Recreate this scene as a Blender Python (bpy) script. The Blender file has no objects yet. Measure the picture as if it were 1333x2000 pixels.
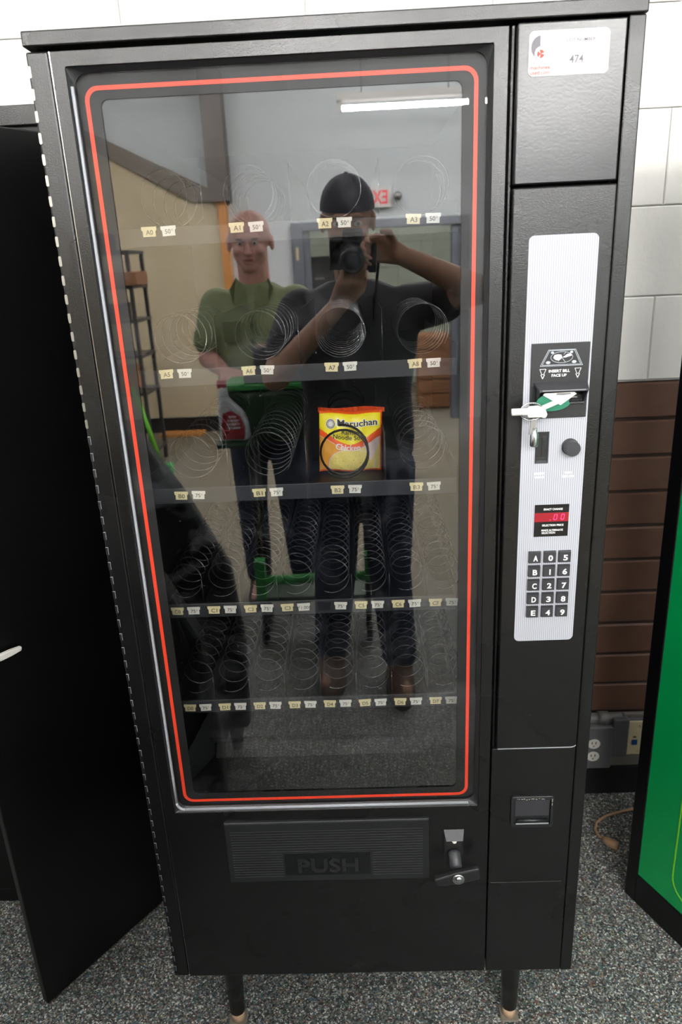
import bpy, bmesh, math, random
from mathutils import Vector, Matrix
random.seed(7)
PI = math.pi
S = bpy.context.scene
COL = S.collection

# ------------------------------------------------------------ camera, world, exposure
cd = bpy.data.cameras.new('camera')
cam = bpy.data.objects.new('camera', cd)
COL.objects.link(cam)
R_ = Vector((0.99889582, 0.01457148, -0.04466327))
U_ = Vector((0.03749664, 0.32548418, 0.94480371))
F_ = Vector((-0.02830437, 0.9454352, -0.32457841))
CP = Vector((0.4085405, -1.058008, 1.5685192))
cam.matrix_world = Matrix(((R_.x, U_.x, -F_.x, CP.x), (R_.y, U_.y, -F_.y, CP.y), (R_.z, U_.z, -F_.z, CP.z), (0, 0, 0, 1)))
cd.sensor_fit = 'VERTICAL'
cd.sensor_height = 36.0
cd.sensor_width = 24.0
cd.lens = 25.358
cd.clip_start = 0.005
cd.dof.use_dof = True
cd.dof.focus_distance = 1.22
cd.dof.aperture_fstop = 5.6
S.camera = cam

W = bpy.data.worlds.new('world')
S.world = W
W.use_nodes = True
W.node_tree.nodes['Background'].inputs[0].default_value = (0.75, 0.8, 0.85, 1)
W.node_tree.nodes['Background'].inputs[1].default_value = 0.05
S.view_settings.view_transform = 'Standard'
S.view_settings.look = 'None'
S.view_settings.exposure = 0.0
S.view_settings.gamma = 1.0
S.view_settings.use_curve_mapping = False
S.cycles.max_bounces = 8
S.cycles.diffuse_bounces = 3
S.cycles.glossy_bounces = 4
S.cycles.transparent_max_bounces = 12
S.cycles.caustics_reflective = False
S.cycles.caustics_refractive = False
S.cycles.sample_clamp_indirect = 6.0
S.cycles.use_denoising = True
LAMP = 40.0      # emission strength of the room's fluorescent tubes

# ------------------------------------------------------------ materials
def srgb(r, g, b):
    f = lambda c: (c / 255 / 12.92) if c / 255 <= 0.04045 else ((c / 255 + 0.055) / 1.055) ** 2.4
    return (f(r), f(g), f(b), 1)

def newmat(name):
    m = bpy.data.materials.new(name)
    m.use_nodes = True
    return m, m.node_tree.nodes, m.node_tree.links, m.node_tree.nodes['Principled BSDF']

def mat(name, col, rough=0.5, metal=0.0, spec=0.5, bump=0.0, bscale=200.0, var=0.0, vscale=6.0, emit=None, estr=0.0, rvar=0.0, coat=0.0):
    m, N, L, b = newmat(name)
    b.inputs['Base Color'].default_value = col
    b.inputs['Roughness'].default_value = rough
    b.inputs['Metallic'].default_value = metal
    b.inputs['Specular IOR Level'].default_value = spec
    b.inputs['Coat Weight'].default_value = coat
    tc = N.new('ShaderNodeTexCoord')
    if var > 0:
        n = N.new('ShaderNodeTexNoise'); n.inputs['Scale'].default_value = vscale; n.inputs['Detail'].default_value = 5
        L.new(tc.outputs['Object'], n.inputs['Vector'])
        mx = N.new('ShaderNodeMix'); mx.data_type = 'RGBA'
        mx.inputs['A'].default_value = tuple(c * (1 - var) for c in col[:3]) + (1,)
        mx.inputs['B'].default_value = tuple(min(1, c * (1 + var)) for c in col[:3]) + (1,)
        L.new(n.outputs['Fac'], mx.inputs['Factor']); L.new(mx.outputs['Result'], b.inputs['Base Color'])
    if rvar > 0:
        n2 = N.new('ShaderNodeTexNoise'); n2.inputs['Scale'].default_value = 5.0; n2.inputs['Detail'].default_value = 4
        L.new(tc.outputs['Object'], n2.inputs['Vector'])
        mr = N.new('ShaderNodeMapRange'); mr.inputs['From Min'].default_value = 0.3; mr.inputs['From Max'].default_value = 0.7
        mr.inputs['To Min'].default_value = max(0.02, rough - rvar); mr.inputs['To Max'].default_value = rough + rvar
        L.new(n2.outputs['Fac'], mr.inputs['Value']); L.new(mr.outputs['Result'], b.inputs['Roughness'])
    if bump > 0:
        n3 = N.new('ShaderNodeTexNoise'); n3.inputs['Scale'].default_value = bscale; n3.inputs['Detail'].default_value = 3
        L.new(tc.outputs['Object'], n3.inputs['Vector'])
        bp = N.new('ShaderNodeBump'); bp.inputs['Strength'].default_value = bump; bp.inputs['Distance'].default_value = 0.002
        L.new(n3.outputs['Fac'], bp.inputs['Height']); L.new(bp.outputs['Normal'], b.inputs['Normal'])
    if emit:
        b.inputs['Emission Color'].default_value = emit; b.inputs['Emission Strength'].default_value = estr
    return m

M = {}
M['black'] = mat('black_powder_coat', srgb(11, 11, 12), 0.29, bump=0.12, bscale=500, rvar=0.07)
M['black_gloss'] = mat('black_gloss_paint', srgb(12, 13, 15), 0.235, spec=0.5, bump=0.05, bscale=320)
M['black_matte'] = mat('black_matte', srgb(10, 10, 11), 0.6)
M['hole_shade'] = mat('recess_shade_black', (0.003, 0.003, 0.003, 1), 0.7)  # near-black that stands in for shade inside slots, gaps and recesses
M['plastic'] = mat('black_plastic', srgb(24, 25, 27), 0.38, bump=0.05, bscale=600)
M['plastic_grey'] = mat('dark_grey_plastic', srgb(46, 46, 50), 0.42)
M['edge_glint'] = mat('grey_edge_glint', srgb(150, 152, 158), 0.35, var=0.1)  # pale grey painted along edges as the light they catch
M['liner'] = mat('interior_liner', srgb(14, 15, 16), 0.5, var=0.15)
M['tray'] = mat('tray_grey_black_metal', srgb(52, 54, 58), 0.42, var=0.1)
M['tray_shade'] = mat('tray_shade_metal', srgb(16, 17, 18), 0.5)  # tray metal with the interior shade put into its colour
M['red'] = mat('red_stripe', srgb(226, 62, 34), 0.5)
M['wire'] = mat('steel_wire', srgb(98, 99, 101), 0.15, metal=0.85)
M['wire_black'] = mat('black_wire', srgb(40, 38, 36), 0.25, metal=0.6)
M['cream'] = mat('cream_tag', srgb(238, 226, 178), 0.5, var=0.03)
M['white_tag'] = mat('white_tag', srgb(238, 238, 228), 0.5, var=0.02)
M['ink'] = mat('tag_ink', srgb(96, 92, 84), 0.6)
M['ink_dark'] = mat('dark_ink', srgb(28, 28, 32), 0.6)
M['ink_pale'] = mat('pale_grey_ink', srgb(128, 126, 132), 0.8, spec=0.1)  # pale grey print
M['ink_red'] = mat('pale_red_ink', srgb(206, 98, 88), 0.8, spec=0.1)  # pale red print
M['white_ink'] = mat('white_ink', srgb(240, 240, 240), 0.5)
M['silver_ink'] = mat('silver_ink', srgb(190, 196, 204), 0.4)
M['sticker'] = mat('white_sticker', srgb(226, 225, 226), 0.8, spec=0.1)
M['chrome'] = mat('chrome', srgb(200, 200, 202), 0.2, metal=1.0)
M['steel'] = mat('brushed_steel', srgb(150, 148, 142), 0.35, metal=0.9)
M['scratch'] = mat('bare_metal_chips', srgb(190, 186, 180), 0.5)
M['led'] = mat('red_led', srgb(255, 40, 90), 0.4, emit=(1.0, 0.05, 0.22, 1), estr=2.2)
M['red_window'] = mat('red_display_window', srgb(130, 20, 30), 0.3, emit=(0.35, 0.01, 0.03, 1), estr=0.25)
M['white_plastic'] = mat('white_plastic', srgb(238, 234, 228), 0.4)
M['paper'] = mat('white_paper', srgb(242, 240, 224), 0.7)
M['foot'] = mat('worn_tan_foot', srgb(186, 156, 128), 0.55, var=0.25, vscale=90)
M['rust'] = mat('rusty_plate', srgb(120, 112, 100), 0.6, var=0.3, vscale=120)
M['green_panel'] = mat('green_panel_plastic', srgb(0, 132, 68), 0.35, var=0.05)
M['lime'] = mat('lime_line', srgb(120, 190, 40), 0.4)
M['door_black'] = mat('matt_black_door_paint', srgb(3, 3, 4), 0.38, spec=0.35, bump=0.1, bscale=400)
M['conduit'] = mat('galvanised_conduit', srgb(112, 110, 108), 0.45, metal=0.3, var=0.15)
M['box_grey'] = mat('grey_cast_box', srgb(88, 88, 90), 0.5, var=0.15, vscale=30)
M['ivory'] = mat('ivory_plate', srgb(206, 192, 156), 0.45)
M['outlet_white'] = mat('outlet_white', srgb(214, 212, 205), 0.4)
M['blue'] = mat('blue_jack', srgb(24, 66, 130), 0.4)
M['tan'] = mat('tan_cord', srgb(160, 128, 98), 0.5)
M['wall_white'] = mat('white_painted_block', srgb(236, 235, 230), 0.55, bump=0.35, bscale=60, var=0.015)
M['joint_white'] = mat('white_mortar', srgb(232, 231, 226), 0.8)
M['brown'] = mat('brown_painted_block', srgb(88, 62, 48), 0.5, bump=0.45, bscale=45, var=0.22, vscale=14)
M['joint_brown'] = mat('brown_mortar', srgb(54, 38, 30), 0.8)
M['raceway'] = mat('grey_wall_strip', srgb(110, 106, 100), 0.6, var=0.1)
M['far_floor'] = mat('brown_grey_floor', srgb(106, 98, 82), 0.7, var=0.08, vscale=3)
M['cove'] = mat('black_cove_base', srgb(18, 18, 19), 0.45)
M['room_wall'] = mat('pale_grey_wall', srgb(214, 219, 222), 0.7, var=0.02)
M['beige'] = mat('beige_wall', srgb(196, 180, 150), 0.7, var=0.03)
M['stringer'] = mat('dark_brown_stringer', srgb(84, 76, 66), 0.6)
M['column'] = mat('dark_column', srgb(74, 66, 62), 0.6)
M['ceiling'] = mat('ceiling_paint', srgb(206, 208, 208), 0.8)
M['orange_wood'] = mat('orange_wood', srgb(182, 122, 62), 0.5, var=0.15)
M['steel_door'] = mat('dark_grey_door_steel', srgb(84, 88, 96), 0.5)
M['far_wall'] = mat('pale_green_block', srgb(168, 174, 158), 0.7, var=0.05)
M['far_joint'] = mat('far_joint', srgb(130, 136, 122), 0.8)
M['exit_red'] = mat('exit_red', srgb(214, 50, 58), 0.5, emit=(1, .06, .08, 1), estr=0.25)
M['exit_white'] = mat('exit_white', srgb(230, 226, 224), 0.5)
M['shelf'] = mat('dark_shelf_steel', srgb(58, 56, 56), 0.5)
M['cardboard'] = mat('brown_cardboard', srgb(134, 92, 62), 0.8, var=0.1)
M['dark_box'] = mat('dark_box', srgb(44, 38, 38), 0.6)
M['lime_rod'] = mat('lime_green_handle', srgb(110, 196, 50), 0.4)
M['cart_green'] = mat('cart_green', srgb(58, 150, 74), 0.4)
M['cart_dark'] = mat('cart_dark_green', srgb(34, 60, 38), 0.5)
M['tread'] = mat('wheel_rubber', srgb(24, 24, 24), 0.7)
M['bottle'] = mat('white_bottle', srgb(214, 216, 222), 0.4)
M['bottle_label'] = mat('red_bottle_label', srgb(160, 34, 44), 0.5)
M['skin'] = mat('light_skin', srgb(214, 160, 146), 0.5, var=0.06, vscale=20)
M['skin2'] = mat('tan_skin', srgb(168, 126, 104), 0.5, var=0.06, vscale=20)
M['polo'] = mat('green_polo_cloth', srgb(142, 152, 112), 0.85, bump=0.3, bscale=60, var=0.1, vscale=9)
M['polo_trim'] = mat('green_polo_trim', srgb(112, 122, 84), 0.85)
M['polo_dark'] = mat('dark_button', srgb(40, 48, 34), 0.6)
M['tee'] = mat('charcoal_tshirt_cloth', srgb(50, 51, 57), 0.85, bump=0.3, bscale=60, var=0.1)
M['jeans'] = mat('navy_denim', srgb(34, 42, 66), 0.85, bump=0.4, bscale=120, var=0.18)
M['cap'] = mat('dark_grey_cap', srgb(60, 60, 70), 0.8)
M['boot'] = mat('brown_boot_leather', srgb(84, 58, 40), 0.5)
M['sole'] = mat('dark_sole', srgb(28, 24, 22), 0.7)
M['hair'] = mat('short_grey_hair', srgb(110, 96, 92), 0.9)
M['eye'] = mat('eye_white', srgb(225, 220, 215), 0.3)
M['iris'] = mat('dark_iris', srgb(30, 22, 18), 0.2)
M['lip'] = mat('lip', srgb(150, 88, 82), 0.5)
M['cam_black'] = mat('camera_black', srgb(22, 22, 23), 0.35)
M['lens_glass'] = mat('lens_glass', (0.01, 0.012, 0.02, 1), 0.03, spec=0.8)
M['vinyl'] = mat('black_vinyl', srgb(26, 26, 28), 0.35, bump=0.3, bscale=80)
M['noodle'] = mat('noodle_yellow', srgb(252, 222, 120), 0.5, var=0.22, vscale=300, bump=0.8, bscale=300)
M['yellow'] = mat('packet_yellow', srgb(255, 240, 40), 0.3)
M['orange'] = mat('packet_orange', srgb(255, 98, 28), 0.3)
M['pack_pale'] = mat('packet_pale', srgb(236, 214, 210), 0.35)
M['pack_amber'] = mat('packet_amber', srgb(238, 168, 60), 0.35, var=0.12, vscale=60)

def tube_mat(name, k):
    m, N, L, b = newmat(name)
    b.inputs['Base Color'].default_value = (1, 1, 1, 1)
    b.inputs['Emission Color'].default_value = (1.0, 0.985, 0.96, 1)
    b.inputs['Emission Strength'].default_value = LAMP * k
    return m
M['tube'] = tube_mat('fluorescent_tube', 1.0)
M['tube_near'] = tube_mat('front_fluorescent_tube', 1.5)
M['tube_far'] = tube_mat('brighter_fluorescent_tube', 7.8)

def carpet():
    m, N, L, b = newmat('speckled_grey_carpet')
    b.inputs['Roughness'].default_value = 0.95
    b.inputs['Specular IOR Level'].default_value = 0.15
    tc = N.new('ShaderNodeTexCoord')
    mp = N.new('ShaderNodeMapping'); mp.inputs['Scale'].default_value = (1, 1, 0.05); L.new(tc.outputs['Object'], mp.inputs['Vector'])
    nz = N.new('ShaderNodeTexNoise'); nz.inputs['Scale'].default_value = 160; nz.inputs['Detail'].default_value = 2
    L.new(mp.outputs[0], nz.inputs['Vector'])
    mxv = N.new('ShaderNodeMix'); mxv.data_type = 'VECTOR'; mxv.inputs['Factor'].default_value = 0.006
    L.new(mp.outputs[0], mxv.inputs['A']); L.new(nz.outputs['Color'], mxv.inputs['B'])
    v = N.new('ShaderNodeTexVoronoi'); v.inputs['Scale'].default_value = 330
    L.new(mxv.outputs['Result'], v.inputs['Vector'])
    sp = N.new('ShaderNodeSeparateColor'); L.new(v.outputs['Color'], sp.inputs[0])
    r = N.new('ShaderNodeValToRGB'); r.color_ramp.interpolation = 'CONSTANT'
    els = [(0.0, (50, 52, 51)), (0.24, (78, 80, 79)), (0.48, (108, 110, 108)), (0.66, (148, 149, 145)), (0.80, (206, 207, 200)), (0.87, (122, 78, 72)), (0.91, (70, 98, 116)), (0.95, (64, 100, 84)), (0.98, (140, 128, 84))]
    r.color_ramp.elements[0].color = srgb(*els[0][1]); r.color_ramp.elements[0].position = 0
    r.color_ramp.elements[1].position = els[1][0]; r.color_ramp.elements[1].color = srgb(*els[1][1])
    for p, c in els[2:]:
        e = r.color_ramp.elements.new(p); e.color = srgb(*c)
    L.new(sp.outputs[0], r.inputs[0])
    L.new(r.outputs[0], b.inputs['Base Color'])
    bp = N.new('ShaderNodeBump'); bp.inputs['Strength'].default_value = 0.9; bp.inputs['Distance'].default_value = 0.003
    L.new(sp.outputs[1], bp.inputs['Height']); L.new(bp.outputs[0], b.inputs['Normal'])
    return m
M['carpet'] = carpet()

def pinstripe():
    m, N, L, b = newmat('silver_pinstripe_film')
    b.inputs['Roughness'].default_value = 0.42
    tc = N.new('ShaderNodeTexCoord'); s = N.new('ShaderNodeSeparateXYZ'); L.new(tc.outputs['Object'], s.inputs[0])
    mu = N.new('ShaderNodeMath'); mu.operation = 'MULTIPLY'; mu.inputs[1].default_value = 1 / 0.0032; L.new(s.outputs['X'], mu.inputs[0])
    fr = N.new('ShaderNodeMath'); fr.operation = 'FRACT'; L.new(mu.outputs[0], fr.inputs[0])
    gt = N.new('ShaderNodeMath'); gt.operation = 'GREATER_THAN'; gt.inputs[1].default_value = 0.62; L.new(fr.outputs[0], gt.inputs[0])
    mx = N.new('ShaderNodeMix'); mx.data_type = 'RGBA'; mx.inputs['A'].default_value = srgb(158, 160, 168); mx.inputs['B'].default_value = srgb(190, 192, 199)
    L.new(gt.outputs[0], mx.inputs['Factor']); L.new(mx.outputs['Result'], b.inputs['Base Color'])
    return m
M['silver'] = pinstripe()

def glass(name, r0, smudge, tint=0.97):
    m = bpy.data.materials.new(name); m.use_nodes = True
    N, L = m.node_tree.nodes, m.node_tree.links
    N.remove(N['Principled BSDF']); out = N['Material Output']
    tr = N.new('ShaderNodeBsdfTransparent'); tr.inputs[0].default_value = (tint, tint, tint, 1)
    gl = N.new('ShaderNodeBsdfGlossy'); gl.inputs['Roughness'].default_value = 0.0
    lw = N.new('ShaderNodeLayerWeight'); lw.inputs['Blend'].default_value = 0.5
    pw = N.new('ShaderNodeMath'); pw.operation = 'POWER'; pw.inputs[1].default_value = 5.0; L.new(lw.outputs['Facing'], pw.inputs[0])
    ma = N.new('ShaderNodeMath'); ma.operation = 'MULTIPLY_ADD'; ma.inputs[1].default_value = 1 - r0; ma.inputs[2].default_value = r0; L.new(pw.outputs[0], ma.inputs[0])
    mx = N.new('ShaderNodeMixShader'); L.new(ma.outputs[0], mx.inputs[0]); L.new(tr.outputs[0], mx.inputs[1]); L.new(gl.outputs[0], mx.inputs[2])
    last = mx
    if smudge > 0:
        tc = N.new('ShaderNodeTexCoord')
        n = N.new('ShaderNodeTexNoise'); n.inputs['Scale'].default_value = 7; n.inputs['Detail'].default_value = 6; n.inputs['Roughness'].default_value = 0.6
        n.inputs['Distortion'].default_value = 1.2
        L.new(tc.outputs['Object'], n.inputs['Vector'])
        mr = N.new('ShaderNodeMapRange'); mr.inputs['From Min'].default_value = 0.5; mr.inputs['From Max'].default_value = 0.8; mr.inputs['To Max'].default_value = smudge
        L.new(n.outputs['Fac'], mr.inputs['Value'])
        v = N.new('ShaderNodeTexVoronoi'); v.inputs['Scale'].default_value = 55; L.new(tc.outputs['Object'], v.inputs['Vector'])
        lt = N.new('ShaderNodeMath'); lt.operation = 'LESS_THAN'; lt.inputs[1].default_value = 0.045; L.new(v.outputs['Distance'], lt.inputs[0])
        sc = N.new('ShaderNodeMath'); sc.operation = 'MULTIPLY_ADD'; sc.inputs[1].default_value = 0.12; L.new(lt.outputs[0], sc.inputs[0]); L.new(mr.outputs[0], sc.inputs[2])
        df = N.new('ShaderNodeBsdfDiffuse'); df.inputs[0].default_value = (0.75, 0.78, 0.85, 1)
        m2 = N.new('ShaderNodeMixShader'); L.new(sc.outputs[0], m2.inputs[0]); L.new(mx.outputs[0], m2.inputs[1]); L.new(df.outputs[0], m2.inputs[2])
        last = m2
    L.new(last.outputs[0], out.inputs['Surface'])
    return m
M['glass_front'] = glass('door_glass', 0.05, 0.035)
M['glass_inner'] = glass('inner_glass', 0.27, 0.0)
M['glass_clear'] = glass('glass_edge', 0.0, 0.0)
def translucent(name, col):
    m, N, L, b = newmat(name)
    b.inputs['Base Color'].default_value = col; b.inputs['Roughness'].default_value = 0.25
    b.inputs['Alpha'].default_value = 0.8
    return m
M['green_clear'] = translucent('green_clear_plastic', srgb(70, 150, 120))
M['milky'] = translucent('milky_clear_plastic', srgb(214, 226, 212))

# ------------------------------------------------------------ mesh helpers
class MB:
    def __init__(s):
        s.v = []; s.f = []; s.m = []; s.mats = []; s.smooth = []
    def mi(s, k):
        if k not in s.mats: s.mats.append(k)
        return s.mats.index(k)
    def add(s, vs, fs, k, smooth=False):
        o = len(s.v); s.v += [tuple(v) for v in vs]; i = s.mi(k)
        for f in fs:
            s.f.append(tuple(o + j for j in f)); s.m.append(i); s.smooth.append(smooth)
        return s
    def box(s, a, b, k, xf=None):
        x0, y0, z0 = a; x1, y1, z1 = b
        vs = [(x0, y0, z0), (x1, y0, z0), (x1, y1, z0), (x0, y1, z0), (x0, y0, z1), (x1, y0, z1), (x1, y1, z1), (x0, y1, z1)]
        if xf: vs = [tuple(xf @ Vector(v)) for v in vs]
        return s.add(vs, [(0, 3, 2, 1), (4, 5, 6, 7), (0, 1, 5, 4), (1, 2, 6, 5), (2, 3, 7, 6), (3, 0, 4, 7)], k)
    def prism(s, pts, y0, y1, k, cap_front=True, cap_back=True, xf=None):
        """polygon in (x,z), counter-clockwise seen from -y, extruded from y0 (front) to y1"""
        n = len(pts)
        vs = [(p[0], y0, p[1]) for p in pts] + [(p[0], y1, p[1]) for p in pts]
        if xf: vs = [tuple(xf @ Vector(v)) for v in vs]
        fs = [(i, n + i, n + (i + 1) % n, (i + 1) % n) for i in range(n)]
        if cap_front: fs.append(tuple(range(n)))
        if cap_back: fs.append(tuple(range(2 * n - 1, n - 1, -1)))
        return s.add(vs, fs, k)
    def ring(s, outer, inner, y0, y1, k, yi0=None):
        """frame between two outlines with equal point counts; y0 front, y1 back, yi0: front depth at the inner edge"""
        n = len(outer); yi0 = y0 if yi0 is None else yi0
        vs = [(p[0], y0, p[1]) for p in outer] + [(p[0], yi0, p[1]) for p in inner] + [(p[0], y1, p[1]) for p in outer] + [(p[0], y1, p[1]) for p in inner]
        fs = []
        for i in range(n):
            j = (i + 1) % n
            fs += [(i, j, n + j, n + i), (n + i, n + j, 3 * n + j, 3 * n + i), (2 * n + j, 2 * n + i, 3 * n + i, 3 * n + j), (j, i, 2 * n + i, 2 * n + j)]
        return s.add(vs, fs, k)
    def tube(s, pts, r, k, n=8, closed=False, caps=True):
        pts = [Vector(p) for p in pts]; m = len(pts)
        rr = r if isinstance(r, (list, tuple)) else [r] * m
        vs = []; up = None
        for i, p in enumerate(pts):
            if closed: t = pts[(i + 1) % m] - pts[i - 1]
            else: t = pts[min(i + 1, m - 1)] - pts[max(i - 1, 0)]
            t.normalize()
            if up is None:
                up = t.orthogonal().normalized()
            up = (up - t * up.dot(t))
            if up.length < 1e-6: up = t.orthogonal()
            up.normalize(); w = t.cross(up)
            for j in range(n):
                a = 2 * PI * j / n
                vs.append(p + (up * math.cos(a) + w * math.sin(a)) * rr[i])
        fs = []
        for i in range(m if closed else m - 1):
            i2 = (i + 1) % m
            for j in range(n):
                fs.append((i * n + j, i * n + (j + 1) % n, i2 * n + (j + 1) % n, i2 * n + j))
        if caps and not closed:
            fs.append(tuple(range(n - 1, -1, -1))); fs.append(tuple((m - 1) * n + j for j in range(n)))
        return s.add(vs, fs, k, True)
    def lathe(s, prof, origin, axis, k, n=24, smooth=True):
        """prof: (radius, height along axis)"""
        axis = Vector(axis).normalized(); u = axis.orthogonal().normalized(); w = axis.cross(u); o = Vector(origin)
        vs = []
        for r, h in prof:
            for j in range(n):
                a = 2 * PI * j / n
                vs.append(o + axis * h + (u * math.cos(a) + w * math.sin(a)) * r)
        fs = []
        for i in range(len(prof) - 1):
            for j in range(n):
                fs.append((i * n + j, i * n + (j + 1) % n, (i + 1) * n + (j + 1) % n, (i + 1) * n + j))
        fs.append(tuple(range(n - 1, -1, -1))); fs.append(tuple((len(prof) - 1) * n + j for j in range(n)))
        return s.add(vs, fs, k, smooth)
    def text(s, t, cx, cz, h, y, k, w=None, xf=None, fn=None, align='c', slant=0.0, extr=0.0):
        """flat lettering in the xz plane facing -y; h = capital height, w = forced total width"""
        vs, fs, (bx0, bx1, bh) = glyphs(t, extr > 0)
        sc = h / bh; sx = sc if w is None else w / (bx1 - bx0)
        mid = (bx0 + bx1) / 2 if align == 'c' else bx0
        out = []
        for (x, z, e) in vs:
            X = (x - mid) * sx + slant * z * sc; Z = (z - bh / 2) * sc
            p = (cx + X, y + e * extr, cz + Z)
            if fn: p = fn(cx + X, cz + Z)
            out.append(p)
        if xf: out = [tuple(xf @ Vector(v)) for v in out]
        return s.add(out, fs, k)
    def build(s, name, parent=None, bevel=0.0, seg=2, loc=None):
        me = bpy.data.meshes.new(name)
        me.from_pydata(s.v, [], s.f)
        for k in s.mats: me.materials.append(M[k])
        me.polygons.foreach_set('material_index', s.m)
        me.polygons.foreach_set('use_smooth', s.smooth)
        me.update()
        o = bpy.data.objects.new(name, me); COL.objects.link(o)
        if parent: o.parent = parent
        if loc: o.location = loc
        if bevel > 0:
            b = o.modifiers.new('bevel', 'BEVEL'); b.width = bevel; b.segments = seg; b.limit_method = 'ANGLE'; b.angle_limit = math.radians(40)
        return o

_g = {}
BOLD = 0.012
def glyphs(t, solid=False):
    key = (t, solid, BOLD)
    if key in _g: return _g[key]
    c = bpy.data.curves.new('letters', 'FONT'); c.body = t; c.size = 1.0
    c.resolution_u = 3
    c.offset = BOLD
    if solid: c.extrude = 0.5
    o = bpy.data.objects.new('letters', c); COL.objects.link(o)
    dg = bpy.context.evaluated_depsgraph_get(); dg.update()
    me = bpy.data.meshes.new_from_object(o.evaluated_get(dg))
    vs = [(v.co.x, v.co.y, -(v.co.z + (0.5 if solid else 0))) for v in me.vertices]
    fs = [tuple(p.vertices) for p in me.polygons]
    bpy.data.objects.remove(o); bpy.data.curves.remove(c); bpy.data.meshes.remove(me)
    xs = [v[0] for v in vs]
    _g[key] = (vs, fs, (min(xs), max(xs), 0.69))
    return _g[key]

def rrect(x0, z0, x1, z1, r, n=6):
    """rounded rectangle outline, counter-clockwise seen from -y"""
    P = []
    for cx, cz, a0 in ((x1 - r, z0 + r, -PI / 2), (x1 - r, z1 - r, 0), (x0 + r, z1 - r, PI / 2), (x0 + r, z0 + r, PI)):
        for i in range(n + 1):
            a = a0 + PI / 2 * i / n
            P.append((cx + r * math.cos(a), cz + r * math.sin(a)))
    return P
def rect4(x0, z0, x1, z1, n=6):
    """same point count as rrect, with square corners"""
    P = []
    for cx, cz in ((x1, z0), (x1, z1), (x0, z1), (x0, z0)):
        P += [(cx, cz)] * (n + 1)
    return P

def thing(name, label, cat, loc=(0, 0, 0), rz=0, group=None):
    o = bpy.data.objects.new(name, None); COL.objects.link(o)
    o.empty_display_size = 0.05
    o.location = loc; o.rotation_euler = (0, 0, rz)
    o['label'] = label; o['category'] = cat
    if group: o['group'] = group
    return o
def tag(o, label, cat, group=None):
    o['label'] = label; o['category'] = cat
    if group: o['group'] = group
    return o
def struct(o, label=None):
    o['kind'] = 'structure'
    if label: o['label'] = label
    return o
def inst(src, name, parent, loc=None, rot=None):
    o = src.copy(); o.name = name; COL.objects.link(o); o.parent = parent
    if loc is not None: o.location = loc
    if rot is not None: o.rotation_euler = rot
    return o

# ------------------------------------------------------------ the room
WY = 0.778           # block wall behind the machines
XL, XR, YF, ZC = -3.2, 4.2, -6.36, 3.25
struct(MB().box((XL - .2, -2.1, -0.1), (XR + .2, WY + .2, 0), 'carpet').build('floor'), 'speckled dark grey carpet')
struct(MB().box((XL - .2, YF - 2.6, -0.1), (XR + .2, -2.1, 0), 'far_floor').build('floor_far'), 'brown grey floor of the far part of the room')
struct(MB().box((XL - .2, YF - 2.6, ZC), (XR + .2, WY + .2, ZC + .1), 'ceiling').build('ceiling'), 'pale ceiling')
wl = struct(MB().box((XL - .15, YF, 0), (XL, WY, ZC), 'room_wall').build('wall_left'))
wr = struct(MB().box((XR, YF, 0), (XR + .15, WY, ZC), 'room_wall').build('wall_right'))

wb = MB()
wb.box((XL, WY + .006, 1.256), (XR, WY + .16, ZC), 'joint_white')
wb.box((XL, WY + .006, 0.0), (XR, WY + .16, 1.256), 'joint_brown')
wb = struct(wb.build('wall_back'), 'concrete block wall, white above and brown below')
def chamfer_block(k, w, h, gap, d=0.006, c=0.004):
    w2, h2 = w - gap, h - gap
    m = MB()
    o = [(0, 0), (w2, 0), (w2, h2), (0, h2)]; i = [(c, c), (w2 - c, c), (w2 - c, h2 - c), (c, h2 - c)]
    vs = [(x, d, z) for x, z in o] + [(x, 0.0, z) for x, z in i]
    m.add(vs, [(0, 1, 5, 4), (1, 2, 6, 5), (2, 3, 7, 6), (3, 0, 4, 7), (4, 5, 6, 7)], k)
    return m
src = None
for r in range(5):
    z = 1.2575 + r * 0.2032
    x = 1.139 - 0.4064 * 7 + (0.2032 if r % 2 else 0)
    while x < 3.2:
        loc = (x + .002, WY + random.uniform(-.0006, .0006), z + .002)
        if src is None:
            src = chamfer_block('wall_white', .4064, 0.2032, .002, d=.002, c=.0025).build('block', wb, loc=loc)
        else: inst(src, 'block', wb, loc)
        x += 0.4064
src = None
for r in range(10):
    z = 1.256 - (r + 1) * 0.0973
    x = 0.935 - 0.4064 * 5
    while x < 1.9:
        loc = (x + .003, WY + random.uniform(-.002, .001), z + .003)
        if src is None:
            src = chamfer_block('brown', .4064, .0973, .007, c=.004).build('brick', wb, loc=loc)
        else: inst(src, 'brick', wb, loc)
        x += 0.4064
struct(MB().box((XL, WY - .012, 0.10), (XR, WY, 0.283), 'raceway').build('trim_1', bevel=.003), 'grey strip along the foot of the block wall')
struct(MB().box((XL, WY - .016, 0), (XR, WY, 0.10), 'cove').build('baseboard_back', bevel=.004), 'black cove base')

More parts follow.
